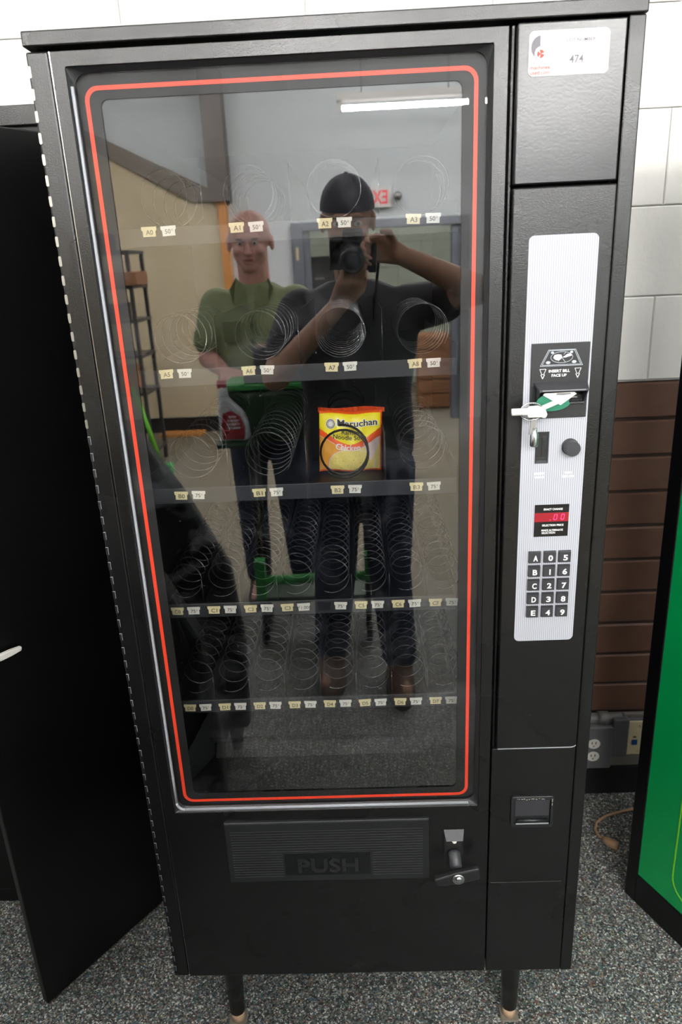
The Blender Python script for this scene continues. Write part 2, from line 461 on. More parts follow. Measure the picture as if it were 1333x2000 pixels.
# ---- the far end of the room, seen mirrored in the glass
DX0, DX1, DZ = -0.06, 1.455, 1.885
wf = MB()
wf.box((XL, YF - .15, 0), (DX0, YF, ZC), 'room_wall')
wf.box((DX1, YF - .15, 0), (XR, YF, ZC), 'room_wall')
wf.box((DX0, YF - .15, DZ), (DX1, YF, ZC), 'room_wall')
struct(wf.build('wall_front'), 'pale grey wall at the far end')
fr = MB()
fr.box((DX0 - .11, YF - .02, 0), (DX0, YF + .03, DZ + .075), 'steel_door')
fr.box((DX1, YF - .02, 0), (DX1 + .09, YF + .03, DZ + .075), 'steel_door')
fr.box((DX0, YF - .02, DZ), (DX1, YF + .03, DZ + .075), 'steel_door')
dr = struct(fr.build('door_1', bevel=.004), 'dark grey steel frame of the double doorway')
MB().box((DX0, YF - .16, 0), (DX0 + .06, YF + .0, DZ), 'steel_door').build('door_leaf', dr, bevel=.003)
MB().box((DX1 - .07, YF - .16, 0), (DX1, YF - .0, DZ), 'steel_door').build('door_leaf', dr, bevel=.003)
MB().box((DX0 - .07, YF + .03, 1.62), (DX0 - .045, YF + .036, 1.74), 'ivory').build('strike_plate', dr)
# room beyond
fw = MB(); fw.box((XL, YF - 2.5, 0), (XR, YF - 2.4, ZC), 'far_joint'); fw = struct(fw.build('wall_beyond'), 'pale green block wall beyond the doorway')
src = None
for r in range(8):
    x = -1.4 + (.3 if r % 2 else 0)
    while x < 2.6:
        loc = (x, YF - 2.395, r * .3 + .01)
        if src is None:
            src = MB().box((0, -.004, 0), (.592, .01, .292), 'far_wall').build('block', fw, loc=loc)
        else: inst(src, 'block', fw, loc)
        x += .6
# beige stair wall with sloping top
bw = MB()
bw.prism([(XL, 0), (-.82, 0), (-.82, 2.175), (-1.08, 2.183), (-2.064, 2.729), (XL, ZC - .02)], YF + .001, YF + .12, 'beige')
bw.v = [(x, y, z) for x, y, z in bw.v]
struct(bw.build('wall_partition'), 'beige partition wall with a sloping top')
st = MB().prism([(-2.9, ZC - .05), (-2.065, 2.729), (-1.08, 2.18), (-.82, 2.17), (-.82, 2.25), (-.99, 2.334), (-2.065, 2.868), (-2.6, ZC - .05)], YF + .001, YF + .15, 'stringer')
struct(st.build('trim_2', bevel=.003), 'dark band along the sloping top of the beige wall')
struct(MB().box((XL, YF + .12, 0), (-.82, YF + .14, .15), 'cove').build('baseboard_front'), 'black base of the beige wall')
struct(MB().box((-.83, YF + .0, 0), (-.76, YF + .16, 2.17), 'orange_wood').build('trim_3'), 'orange wood end post of the beige wall')
struct(MB().box((-.90, YF + .001, 2.17), (-.71, YF + .2, ZC), 'column').build('trim_4'), 'dark column above the beige wall end')

# ---- ceiling lights
def light(x, y, z, ln, lab, k='tube'):
    t = thing('ceiling_light', lab, 'light', (x, y, z), 0, 'fluorescent ceiling lights')
    MB().prism([(-ln / 2 - .03, .05), (ln / 2 + .03, .05), (ln / 2 + .03, .10), (-ln / 2 - .03, .10)], -.06, .06, 'exit_white').build('housing', t, bevel=.006)
    MB().tube([(-ln / 2, 0, 0), (ln / 2, 0, 0)], .019, k, 12).build('tube', t)
    for sx in (-1, 1):
        MB().box((sx * ln / 2 - .015, -.02, -.03), (sx * ln / 2 + .015, .02, .052), 'exit_white').build('socket', t, bevel=.003)
    if ZC - z > .12:
        for sx in (-1, 1):
            MB().tube([(sx * ln / 3, 0, .09), (sx * ln / 3, 0, ZC - z)], .006, 'steel', 6).build('hanger', t)
light(.89, -5.58, 2.775, 1.06, 'lit fluorescent tube mirrored at the top of the glass', 'tube_far')
light(2.08, -5.58, 2.775, 1.1, 'lit fluorescent tube mirrored at the right edge of the glass', 'tube_far')
for y, k, rn in ((-4.0, 'tube_far', 'added over the middle'), (-4.75, 'tube_far', 'added before the far wall'), (-1.75, 'tube', 'above the two people'), (-.25, 'tube_near', 'closest to the block wall')):  # unseen rows; the two far ones are added to brighten the far wall
    for x, cn in ((-1.4, 'left'), (.45, 'middle'), (2.3, 'right')):
        light(x, y, 3.2 if y < -4.5 else 3.0, 1.3, '%s ceiling tube of the row %s, outside the picture' % (cn, rn), k)
light(.3, YF - 1.2, 2.8, 1.3, 'left unseen tube added to light the room beyond the doorway', 'tube_far')  # unseen pair added so the doorway does not look black
light(1.9, YF - 1.2, 2.8, 1.3, 'right unseen tube added to light the room beyond the doorway', 'tube_far')

# ---- exit sign and lamp head
t = thing('exit_sign', 'white exit sign with red letters over the doorway, mirrored in the glass', 'sign', (.645, YF + .03, 2.06))
MB().box((-.16, -.025, 0), (.16, .025, .175), 'exit_white').build('sign_box', t, bevel=.005)
MB().text('EXIT', 0, .09, .115, 0, 'exit_red', w=.24, xf=Matrix.Translation((0, .0265, 0)) @ Matrix.Rotation(PI, 4, 'Z')).build('lettering', t)
t = thing('emergency_lamp_head', 'small round grey lamp head beside the exit sign, mirrored in the glass', 'lamp', (.86, YF, 2.15))
MB().lathe([(.02, 0), (.02, .04), (.035, .05), (.04, .08), (.036, .1)], (0, 0, 0), (0, 1, 0), 'plastic_grey', 18).build('lamp_head', t)
MB().lathe([(.034, 0), (.03, .006)], (0, .1, 0), (0, 1, 0), 'chrome', 18).build('lens', t)

# ---- dark objects beyond the doorway
t = thing('filing_cabinet', 'dark cabinet seen through the doorway mirrored in the glass', 'cabinet', (.05, YF - 1.1, 0))
MB().box((-.2, -.25, 0), (.2, .25, 1.66), 'dark_box').build('body', t, bevel=.01)
for i in range(4):
    d = MB().box((-.18, .25, .06 + i * .39), (.18, .262, .42 + i * .39), 'dark_box').build('drawer', t, bevel=.004)
    MB().box((-.05, .262, .25 + i * .39), (.05, .28, .27 + i * .39), 'steel').build('handle', d)
t = thing('wooden_crate', 'brown wooden crate at the right of the doorway mirrored in the glass', 'crate', (1.26, YF - .75, 0))
MB().box((-.16, -.2, 0), (.18, .2, .80), 'cardboard').build('body', t, bevel=.006)
for i in range(5):
    MB().box((-.17, .2, .02 + i * .16), (.19, .215, .15 + i * .16), 'cardboard').build('plank', t, bevel=.003)

# ---- shelving at the beige wall
t = thing('shelving_unit', 'dark steel shelving unit against the beige wall, mirrored at the left of the glass', 'shelf', (-1.50, -5.0, 0))
for x in (-.28, .17):
    for y in (-.2, .2):
        MB().box((x - .014, y - .014, 0), (x + .014, y + .014, 1.74), 'shelf').build('upright', t)
for z in (.12, .62, .92, 1.2, 1.46, 1.72):
    MB().box((-.3, -.22, z), (.19, .22, z + .025), 'shelf').build('shelf_board', t)
def carton(x, y, z, w, d, h, k, lab, grp=None):
    t = thing('carton', lab, 'box', (x, y, z))
    MB().box((-w / 2, -d / 2, 0), (w / 2, d / 2, h), k).build('body', t, bevel=.004)
    MB().box((-w / 2 + .01, -.025, h), (w / 2 - .01, .025, h + .002), 'tan').build('tape', t)
carton(-1.62, -4.95, 1.746, .26, .3, .13, 'dark_box', 'dark box on the very top of the steel shelving')
carton(-1.42, -4.86, 1.486, .34, .32, .10, 'cardboard', 'brown carton jutting from the upper shelf of the steel shelving')
carton(-1.60, -5.05, 1.226, .26, .3, .12, 'dark_box', 'dark box on the middle shelf of the steel shelving')
carton(-1.58, -5.0, .646, .26, .3, .2, 'orange_wood', 'orange brown carton low on the steel shelving')
t = thing('broom', 'lime green broom handle leaning at the foot of the shelving, mirrored in the glass', 'broom', (-1.24, -4.50, 0))
MB().tube([(.03, -.10, .08), (-.14, -.16, .72)], .017, 'lime_rod', 10).build('handle', t)
MB().box((-.09, -.14, .0), (.12, -.06, .09), 'cart_green').build('brush', t, bevel=.01)
o = MB().box((-1.6, -6.16, 0), (-1.15, -5.98, .03), 'orange_wood').build('wooden_board', bevel=.003)
tag(o, 'orange wooden board lying on the floor before the beige wall, mirrored in the glass', 'board')

# ---- outlet, conduit, data plate, cord on the block wall
t = thing('outlet_box', 'grey surface outlet box with white sockets low on the brown wall', 'outlet', (1.070, WY - .012, .132))
MB().prism(rrect(-.045, .0, .043, .142, .008, 3), -.052, 0, 'box_grey').build('housing', t, bevel=.004)
for z in (.045, .088):
    d = MB().prism([(-.012 + .018 * math.cos(a), z + .016 * math.sin(a)) for a in [2 * PI * i / 16 for i in range(16)]], -.0545, -.052, 'outlet_white').build('socket', t)
    m = MB()
    for dx in (-.018, -.007): m.box((dx - .0012, -.0552, z), (dx + .0012, -.0546, z + .008), 'hole_shade')
    m.lathe([(.002, 0), (.002, .0006)], (-.0125, -.0546, z - .007), (0, -1, 0), 'hole_shade', 8)
    m.build('slots', d)
MB().lathe([(.0025, 0), (.002, .002)], (-.012, -.052, .0665), (0, -1, 0), 'chrome', 8).build('screw', t)
t = thing('conduit', 'grey metal conduit running into the wall beside the outlet box', 'pipe', (1.0, WY - .03, .282))
MB().tube([(-.2, 0, 0), (.142, 0, 0)], .017, 'conduit', 14).build('pipe', t)
MB().tube([(.075, 0, 0), (.105, 0, 0)], .021, 'conduit', 14).build('coupling', t)
MB().tube([(.083, -.0, -.02), (.083, -.01, -.02)], .012, 'conduit', 10).build('connector', t)
MB().prism(rrect(.112, -.115, .158, .012, .006, 3), -.030, .014, 'box_grey').build('junction_box', t, bevel=.003)
t = thing('data_plate', 'ivory wall plate with a blue jack on the grey box', 'wall plate', (1.184, WY - .040, .160))
MB().prism(rrect(-.023, 0, .06, .114, .004, 3), 0, .006, 'ivory').build('plate', t, bevel=.002)
MB().box((-.02, .006, .006), (.056, .028, .108), 'box_grey').build('back_box', t)
MB().box((-.007, -.003, .036), (.008, 0, .052), 'blue').build('jack', t)
MB().box((-.004, -.0015, .060), (.004, 0, .064), 'ink_dark').build('icon', t)
for z in (.1, .012): MB().lathe([(.0025, 0), (.002, .0015)], (.012, 0, z), (0, -1, 0), 'steel', 8).build('screw', t)
t = thing('extension_cord', 'tan extension cord end lying on the carpet beside the green machine', 'cord', (1.06, .58, 0))
pts = [(.145, .11, .008), (.085, .098, .008), (.03, .08, .008), (-.005, .055, .008), (-.018, .025, .008), (-.015, 0, .01), (-.004, -.018, .013)]
MB().tube(pts, .004, 'tan', 8).build('cable', t)
MB().tube([(-.008, -.012, .014), (.0, -.024, .015), (.012, -.037, .016), (.022, -.044, .016)], [.007, .012, .013, .011], 'tan', 10).build('connector', t)

# ------------------------------------------------------------ THE VENDING MACHINE
VM = thing('vending_machine', 'tall black snack vending machine with red striped glass front and empty coils', 'vending machine')
H0, H1 = .2345, 1.8655
m = MB()
m.box((0.0, .03, H0), (.022, .755, 1.848), 'black')
m.box((.766, .03, H0), (.788, .755, 1.848), 'black')
m.box((.022, .735, H0), (.766, .755, 1.848), 'black')
m.box((.022, .03, H0), (.766, .735, H0 + .02), 'black')
m.box((.022, .03, 1.83), (.766, .735, 1.848), 'black')
m.build('cabinet', VM, bevel=.002)
m = MB().box((-.001, -.004, 1.8475), (.789, .757, H1), 'black')
m.build('top_cap', VM, bevel=.002)
# hinge stile at the left
MB().box((.0, .0, H0 + .002), (.0285, .0295, 1.843), 'black').build('hinge_stile', VM, bevel=.0025)
MB().box((.0288, .004, H0 + .002), (.0302, .02, 1.843), 'chrome').build('bright_edge', VM)
k0 = None
for i in range(62):
    z = 1.820 - i * .0256
    if k0 is None:
        mm = MB()
        mm.prism(rrect(-.0012, -.0068, .0028, .0068, .0018, 3), -.0012, .0035, 'steel')
        k0 = mm.build('hinge_knuckle', VM, loc=(.0018, 0, z))
    elif i < 19: inst(k0, 'hinge_knuckle', VM, (.0018, 0, z))
    elif i == 19:
        mm = MB(); mm.prism(rrect(-.0012, -.0068, .0028, .0068, .0018, 3), -.0010, .0035, 'plastic')
        mm.box((-.001, -.0012, .0060), (.0034, -.0009, .0068), 'edge_glint'); mm.box((.0026, -.0012, -.006), (.0031, -.0009, .0062), 'edge_glint')
        k1 = mm.build('hinge_knuckle', VM, loc=(.0018, 0, z))
    else: inst(k1, 'hinge_knuckle', VM, (.0018 + (.001 if i > 40 else 0), 0, z))
# right stile of cabinet
MB().box((.7665, -.001, H0), (.788, .0295, 1.847), 'black').build('cabinet_stile', VM, bevel=.002)
MB().box((.617, .028, H0), (.767, .034, 1.847), 'hole_shade').build('gap_back', VM)  # dark sheet standing in for the shade in the gap

# main door with a glazed opening
GX0, GX1, GZ0, GZ1 = .0478, .5992, .6375, 1.825
n = 6
m = MB()
op = rrect(GX0 + .001, GZ0 + .001, GX1 - .001, GZ1 - .001, .003, n)
m.ring(rect4(.031, H0 + .001, .6175, 1.8425, n), op, 0.0, .028, 'black')
door = m.build('door', VM, bevel=.0012)
# rounded moulding round the glass
m = MB()
gi = rrect(GX0 + .0075, GZ0 + .008, GX1 - .0065, GZ1 - .0065, .018, n)
m.ring(op, gi, .002, .012, 'plastic', yi0=.0085)
m.build('glass_gasket', door)
m = MB()
m.tube([(GX0 + .020, .0035, GZ0 + .0055), (GX1 - .018, .0035, GZ0 + .0055)], .0028, 'edge_glint', 8)
lp = [(GX0 + .0055, .0035, GZ0 + .022 + i * (GZ1 - GZ0 - .045) / 24) for i in range(25)]
m.tube(lp, .0024, 'edge_glint', 8)
arc = [(GX0 + .020 - .0145 * math.cos(a), .0035, GZ0 + .0200 - .0145 * math.sin(a)) for a in [PI / 2 * i / 6 for i in range(7)]]
m.tube(arc, .0026, 'edge_glint', 8)
m.build('moulding_glint', door)  # highlight on the moulding, laid on as a pale strip at left and bottom
# the glass
gx0, gx1, gz0, gz1 = GX0 + .004, GX1 - .004, GZ0 + .004, GZ1 - .004
m = MB()
m.add([(gx0, .010, gz0), (gx1, .010, gz0), (gx1, .010, gz1), (gx0, .010, gz1)], [(0, 1, 2, 3)], 'glass_front')
m.add([(gx0, .0138, gz0), (gx1, .0138, gz0), (gx1, .0138, gz1), (gx0, .0138, gz1)], [(3, 2, 1, 0)], 'glass_clear')
m.add([(gx0, .010, gz0), (gx0, .0138, gz0), (gx0, .0138, gz1), (gx0, .010, gz1), (gx1, .010, gz0), (gx1, .0138, gz0), (gx1, .0138, gz1), (gx1, .010, gz1)], [(0, 3, 2, 1), (4, 5, 6, 7)], 'glass_clear')
gp = m.build('glass_pane', door)
CX0, CX1, CZ0, CZ1 = .0836, .5611, .6678, 1.788
clr = rrect(CX0, CZ0, CX1, CZ1, .010, n)
MB().ring(rect4(gx0, gz0, gx1, gz1, n), clr, .0150, .0158, 'black_matte').build('black_border', gp)
so = rrect(.0640, .6502, .5818, 1.8042, .018, n); si = rrect(.0640 + .0056, .6502 + .0054, .5818 - .0054, 1.8042 - .0054, .0135, n)
MB().ring(so, si, .0144, .0147, 'red').build('red_stripe', gp)['label'] = 'red border stripe'
m = MB()
m.add([(gx0, .0175, gz0), (gx1, .0175, gz0), (gx1, .0175, gz1), (gx0, .0175, gz1)], [(0, 1, 2, 3)], 'glass_inner')
m.build('inner_pane', door)

# interior liner
m = MB()
m.box((.046, .03, .60), (.050, .70, 1.828), 'liner')
m.box((.588, .03, .60), (.592, .70, 1.828), 'liner')
m.box((.050, .66, .60), (.588, .664, 1.828), 'liner')
m.box((.050, .03, 1.80), (.588, .66, 1.804), 'liner')
m.build('interior_liner', VM)
# bright perforated rail at the left
m = MB().box((.0505, .055, .70), (.056, .062, 1.72), 'tray')
for i in range(50):
    m.box((.0500, .0535, .72 + i * .02), (.0530, .0549, .728 + i * .02), 'steel')
m.build('shelf_rail', VM)
# delivery bin
m = MB()
m.add([(.052, .03, .66), (.588, .03, .66), (.588, .24, .60), (.052, .24, .60)], [(0, 1, 2, 3)], 'liner')
m.add([(.070, .26, .700), (.560, .26, .700), (.560, .20, .650), (.070, .20, .650)], [(0, 3, 2, 1)], 'tray_shade')
m.box((.070, .195, .6445), (.560, .202, .652), 'tray_shade')
m.add([(.090, .21, .644), (.540, .21, .644), (.540, .14, .580), (.090, .14, .580)], [(0, 3, 2, 1)], 'tray_shade')
m.add([(.052, .03, .70), (.052, .03, .58), (.090, .21, .58), (.078, .25, .70)], [(0, 1, 2, 3)], 'tray')
m.box((.060, .255, .699), (.570, .262, .704), 'steel')
m.box((.052, .262, .55), (.588, .268, .70), 'liner')
m.build('delivery_bin', VM)

# trays, dividers, tags and coils
def tagmesh(k, w, h):
    m = MB()
    P = [(-w * .42, -h / 2), (w * .42, -h / 2), (w * .42, h * .05), (w * .5, h * .16), (w * .5, h / 2), (-w * .5, h / 2), (-w * .5, h * .16), (-w * .42, h * .05)]
    m.prism(P, -.0012, 0, k)
    return m
def put_tag(tray, txt, x, z, price):
    m = tagmesh('white_tag' if price else 'cream', .0225, .0138)
    if txt is None:
        m = tagmesh('black_matte', .0245, .0150)
        m.lathe([(.0028, 0), (.0024, .0008)], (0, -.0012, -.001), (0, -1, 0), 'hole_shade', 10)
        o = m.build('tag_holder', tray, loc=(x, .0782, z)); o['label'] = 'empty black tag holder'
        return
    if price:
        if txt[0] == '$':
            m.text(txt[1:], .002, -.0008, .0055, -.0015, 'ink', w=.0125)
            m.text('$', -.0078, .001, .004, -.0015, 'ink', w=.002)
        else:
            m.text(txt[:2], -.001, -.0006, .006, -.0015, 'ink', w=.0085)
            m.text('c', .0055, .0016, .0036, -.0015, 'ink', w=.0022)
    else:
        m.text(txt, .0005, -.0008, .0066, -.0015, 'ink', w=.0105)
    o = m.build('price_tag' if price else 'selection_tag', tray, loc=(x, .0782, z))
    o.rotation_euler = (random.uniform(-.08, .02), random.uniform(-.05, .05), 0)
def helix(r, ys, wr, k, phase, seg=26):
    """ys: function turns->y ; ys[1] = number of turns"""
    f, turns = ys
    pts = []
    for i in range(int(turns * seg) + 1):
        tt = i / seg; a = phase + tt * 2 * PI
        pts.append((r * math.cos(a), f(tt), r * math.sin(a)))
    return MB().tube(pts, wr, k, 6)
rows = [  # strip centre z, tray top z, tag z, names, prices
    (1.620, 1.632, 1.6262, ['A0', 'A1', 'A2', 'A3'], '50'),
    (1.4125, 1.424, 1.4178, ['A5', 'A6', 'A7', 'A8'], '50'),
    (1.2180, 1.230, 1.2178, ['B0', 'B1', 'B2', 'B3'], '75'),
    (1.0060, 1.018, 1.0062, ['C0', 'C1', 'C2', 'C3', 'C4', 'C5', 'C6', 'C7'], '75'),
    (.8085, .822, .8082, ['D0', 'D1', 'D2', 'D3', 'D4', 'D5', 'D6', 'D7'], '75')]
pitches = {'A0': .075, 'A1': .055, 'A2': .016, 'A3': .05, 'A5': .050, 'A6': .055, 'A7': .034, 'A8': .03, 'B0': .046, 'B1': .036, 'B3': .044}
small = None
for zc, zt, ztag, names, price in rows:
    four = len(names) == 4
    m = MB()
    P = [(.0640, zt - .022), (.0665, zt - .0265), (.566, zt - .0265), (.566, zt), (.060, zt), (.060, zt - .018)]
    m.prism(P, .0795, .0835, 'tray_shade' if names[0] == 'A0' else 'tray')  # top strip takes the shaded tone so it vanishes under the reflection
    m.box((.060, .0835, zt - .006), (.566, .62, zt - .003), 'tray_shade')
    m.box((.058, .0835, zt - .006), (.060, .62, zt + .02), 'tray_shade')
    m.box((.566, .0835, zt - .006), (.568, .62, zt + .02), 'tray_shade')
    tray = m.build('tray', VM, bevel=.0012)
    pitch = .1297 if four else .0645
    cp = .1297 if four else .0655
    c0 = .1265 if four else .0924
    r = .0396 if four else .0285
    # dividers
    for i in range(1, len(names)):
        x = .1915 + (i - 1) * .1297 if four else .0924 + (i - .5) * .0655
        dz = .078 if four else .042
        d = MB().prism([(x - .0006, zt - .003), (x + .0006, zt - .003), (x + .0006, zt + dz), (x - .0006, zt + dz)], .089, .60, 'tray_shade')
        d.tube([(x, .0885, zt), (x, .0885, zt + dz)], .0009, 'wire', 6)
        d.build('divider', tray)
    for i, nm in enumerate(names):
        x0 = (.1112 + .1297 * i) if four else (.0795 + .0645 * i)
        put_tag(tray, None if nm == 'C4' else nm, x0, ztag, False)
        put_tag(tray, '$1.00' if nm == 'C3' else price, x0 + (.0288), ztag, True)
        cx = c0 + cp * i; zc_ = zt + r + .0025
        if four:
            if nm == 'B2':
                def f(tt): return .092 + .020 * min(tt, 1.35) + max(0, tt - 1.35) * .085
                o = helix(r, (f, 6.6), .0021, 'wire_black', -2.4).build('coil', tray, loc=(cx - .002, 0, zc_)); o['label'] = 'thick black wire coil'
            else:
                p = pitches[nm]
                tn = {'A0': 4.2, 'A1': 4.6, 'A2': 5, 'A3': 2.2, 'A5': 6, 'A8': 7}.get(nm, min(.49 / p, 14))
                helix(r, ((lambda tt, p=p: .098 + p * tt), tn), .0012, 'wire', random.uniform(-.9, .3)).build('coil', tray, loc=(cx, 0, zc_))
        else:
            if small is None:
                small = helix(r, ((lambda tt: .098 + .034 * tt), 14.5), .00115, 'wire', -2.2, 22).build('coil', tray, loc=(cx, 0, zc_))
            else: inst(small, 'coil', tray, (cx, 0, zc_))

# right column
MB().prism(rrect(.6275, 1.6575, .7635, 1.8435, .002, 3), -.005, .026, 'black_gloss').build('upper_panel', VM, bevel=.0025)
MB().box((.6225, .010, .235), (.6268, .028, 1.845), 'black').build('door_channel', VM, bevel=.001)
MB().prism(rrect(.6275, .7605, .7655, 1.6540, .002, 3), -.003, .026, 'black').build('selector_door', VM, bevel=.002)
m = MB().tube([(.630, -.0025, .7597), (.757, -.0025, .7597), (.7615, -.0025, .7612), (.764, -.0025, .764)], .0010, 'edge_glint', 6)
m.build('bright_lower_edge', VM)
m = MB().prism(rrect(.6205, .2345, .7655, .7575, .002, 3), .0005, .026, 'black')
m.box((.624, -.0012, .4585), (.757, .001, .4600), 'black')
m.build('lower_panel', VM, bevel=.0015)
# lot sticker
st = MB().prism(rrect(.6415, 1.7832, .7420, 1.8332, .006, 5), -.0058, -.0051, 'sticker').build('lot_sticker', VM)
st['label'] = 'white lot number sticker'
m = MB()
y = -.0062
m.text('LOT NUMBER', .7065, 1.8215, .0034, y, 'ink_pale', w=.036)
m.text('474', .7015, 1.8005, .0085, y, 'ink_pale', w=.0175)
m.text('machines', .6560, 1.7930, .0040, y, 'ink_red', w=.0245)
m.text('used.com', .6560, 1.7873, .0040, y, 'ink_red', w=.0245)
m.text('equipment', .6555, 1.7985, .0013, y, 'ink_pale', w=.022)
P = []
for i in range(13):
    a = PI / 2 + (PI * .86) * i / 12
    P.append((.6555 + .0115 * math.cos(a), 1.8155 + .0125 * math.sin(a)))
for i in range(9):
    a = PI * 1.35 - (PI * .85) * i / 8
    P.append((.6565 + .0078 * math.cos(a), 1.8085 + .0080 * math.sin(a)))
P = [(x, z) for x, z in P if x <= .6556] + [(.6555, 1.8165)]
m.prism(P, y, y + .0003, 'ink_pale')
for k in range(3):
    a0 = k * 2 * PI / 3 + .3
    Q = [(.6563, 1.8080)] + [(.6563 + .0046 * math.cos(a0 + j * .4), 1.8080 + .0046 * math.sin(a0 + j * .4)) for j in range(5)]
    m.prism(Q, y, y + .0003, 'ink_red')
m.build('printing', st)['kind'] = 'stuff'

# control panel
BOLD = 0.028
cpn = MB().prism(rrect(.6507, .9715, .7458, 1.5935, .008, 6), -.0042, -.0030, 'silver').build('control_panel', VM)
cpn['label'] = 'silver pinstriped control panel'
# bill acceptor
ba = MB()
BX0, BX1, BZ0, BZ1 = .6600, .7422, 1.3415, 1.4492
def frame4(m, ox, oz, ix, iz, y0, y1, k):
    m.box((ox[0], y0, oz[0]), (ox[1], y1, iz[0]), k); m.box((ox[0], y0, iz[1]), (ox[1], y1, oz[1]), k)
    m.box((ox[0], y0, iz[0]), (ix[0], y1, iz[1]), k); m.box((ix[1], y0, iz[0]), (ox[1], y1, iz[1]), k)
frame4(ba, (BX0, BX1), (BZ0, BZ1), (.6680, .7360), (1.3655, 1.3905), -.0085, -.0042, 'plastic')
ba.box((.668, -.0047, 1.3655), (.736, -.0035, 1.3905), 'hole_shade')
bill = ba.build('bill_acceptor', VM, bevel=.0012)
m = MB()  # hood
m.add([(.6645, -.0085, 1.3945), (.7410, -.0085, 1.3945), (.7375, -.030, 1.3865), (.6680, -.030, 1.3865), (.6645, -.0085, 1.3905), (.7410, -.0085, 1.3905), (.7375, -.030, 1.3835), (.6680, -.030, 1.3835)],
      [(0, 3, 2, 1), (3, 7, 6, 2), (4, 5, 6, 7), (0, 4, 7, 3), (1, 2, 6, 5), (0, 1, 5, 4)], 'plastic_grey')
m.box((.6720, -.0305, 1.3850), (.7335, -.0302, 1.3860), 'edge_glint')
m.add([(.6680, -.030, 1.3835), (.6680, -.0085, 1.3905), (.6680, -.0085, 1.360), (.6695, -.030, 1.3835), (.6695, -.0085, 1.3905), (.6695, -.0085, 1.360)], [(0, 1, 2), (3, 5, 4), (0, 2, 5, 3)], 'plastic_grey')
m.add([(.7355, -.030, 1.3835), (.7355, -.0085, 1.3905), (.7355, -.0085, 1.360), (.7370, -.030, 1.3835), (.7370, -.0085, 1.3905), (.7370, -.0085, 1.360)], [(0, 1, 2), (3, 5, 4), (0, 2, 5, 3)], 'plastic_grey')
m.build('hood', bill)
m = MB().box((.668, -.016, 1.3625), (.7365, -.0085, 1.3655), 'plastic_grey'); m.box((.712, -.010, 1.3705), (.728, -.0045, 1.3720), 'edge_glint')
m.build('slot_lip', bill, bevel=.0006)
y = -.0090
m = MB()
def line(m, pts, w, k, y, closed=False):
    n = len(pts)
    for i in range(n if closed else n - 1):
        a = Vector((pts[i][0], pts[i][1])); b = Vector((pts[(i + 1) % n][0], pts[(i + 1) % n][1]))
        d = (b - a)
        if d.length < 1e-7: continue
        d.normalize(); q = Vector((-d.y, d.x)) * w / 2; a = a - d * w * .3; b = b + d * w * .3
        m.add([(a.x + q.x, y, a.y + q.y), (a.x - q.x, y, a.y - q.y), (b.x - q.x, y, b.y - q.y), (b.x + q.x, y, b.y + q.y)], [(0, 1, 2, 3)], k)
line(m, [(.6725, 1.4173), (.6835, 1.4398), (.7215, 1.4398), (.7325, 1.4173)], .0007, 'silver_ink', y, True)
line(m, [(.6752, 1.4187), (.6850, 1.4388), (.7200, 1.4388), (.7298, 1.4187)], .0006, 'silver_ink', y, True)
E_ = [(.7025 + .0155 * math.cos(a), 1.4292 + .0078 * math.sin(a)) for a in [2 * PI * i / 28 for i in range(28)]]
line(m, E_, .0006, 'silver_ink', y, True)
for cx, cz, rx, rz in ((.6890, 1.4360, .0022, .0016), (.7160, 1.4360, .0022, .0016), (.6835, 1.4222, .0032, .0021), (.7205, 1.4222, .0032, .0021)):
    m.prism([(cx + rx * math.cos(a), cz + rz * math.sin(a)) for a in [2 * PI * i / 14 for i in range(14)]], y, y + .0003, 'silver_ink')
m.prism([(.6905, 1.4285), (.6940, 1.4255), (.6985, 1.4250), (.7030, 1.4290), (.7020, 1.4325), (.6975, 1.4335), (.6920, 1.4325)], y, y + .0003, 'white_ink')
m.prism([(.7035, 1.4290), (.7070, 1.4285), (.7165, 1.4310), (.7150, 1.4340), (.7100, 1.4335), (.7070, 1.4310)], y, y + .0003, 'white_ink')
line(m, [(.6975, 1.4240), (.7030, 1.4285)], .0006, 'silver_ink', y); line(m, [(.7030, 1.4285), (.7075, 1.4225)], .0006, 'silver_ink', y)
line(m, [(.7050, 1.4330), (.7080, 1.4360)], .0006, 'silver_ink', y)
m.text('INSERT BILL', .7000, 1.4100, .0038, y, 'white_ink', w=.0300)
m.text('FACE UP', .7000, 1.4037, .0036, y, 'white_ink', w=.0215)
for cx in (.6765, .7265):
    line(m, [(cx - .0044, 1.4130), (cx + .0044, 1.4130), (cx + .0014, 1.4055), (cx - .0014, 1.4055)], .0007, 'white_ink', y, True)
    line(m, [(cx - .0026, 1.4050), (cx, 1.3995), (cx + .0026, 1.4050)], .0010, 'white_ink', y)
m.build('printing', bill)['kind'] = 'stuff'
# coin slot, button and legends
cs = MB()
frame4(cs, (.6715, .6912), (1.2722, 1.3205), (.6735, .6890), (1.2810, 1.3188), -.0052, -.004, 'plastic')
cs.box((.6735, -.0046, 1.2810), (.6890, -.0036, 1.3188), 'plastic')
cs.box((.6802, -.0049, 1.2825), (.6822, -.0042, 1.3110), 'hole_shade')
cs.add([(.6722, -.0055, 1.2730), (.6905, -.0055, 1.2730), (.6835, -.0048, 1.2818), (.6790, -.0048, 1.2818)], [(0, 1, 2, 3)], 'plastic_grey')
cs.build('coin_slot', VM)
MB().lathe([(.0125, 0), (.0125, .003), (.0112, .004), (.0112, .0172), (.0106, .0180), (.0, .0180)], (.7228, -.004, 1.2965), (0, -1, 0), 'plastic_grey', 40, False).build('coin_return_button', VM)
m = MB()
m.text('INSERT', .6795, 1.2562, .0033, -.0044, 'white_ink', w=.0152)
m.text('COINS', .6795, 1.2505, .0033, -.0044, 'white_ink', w=.0135)
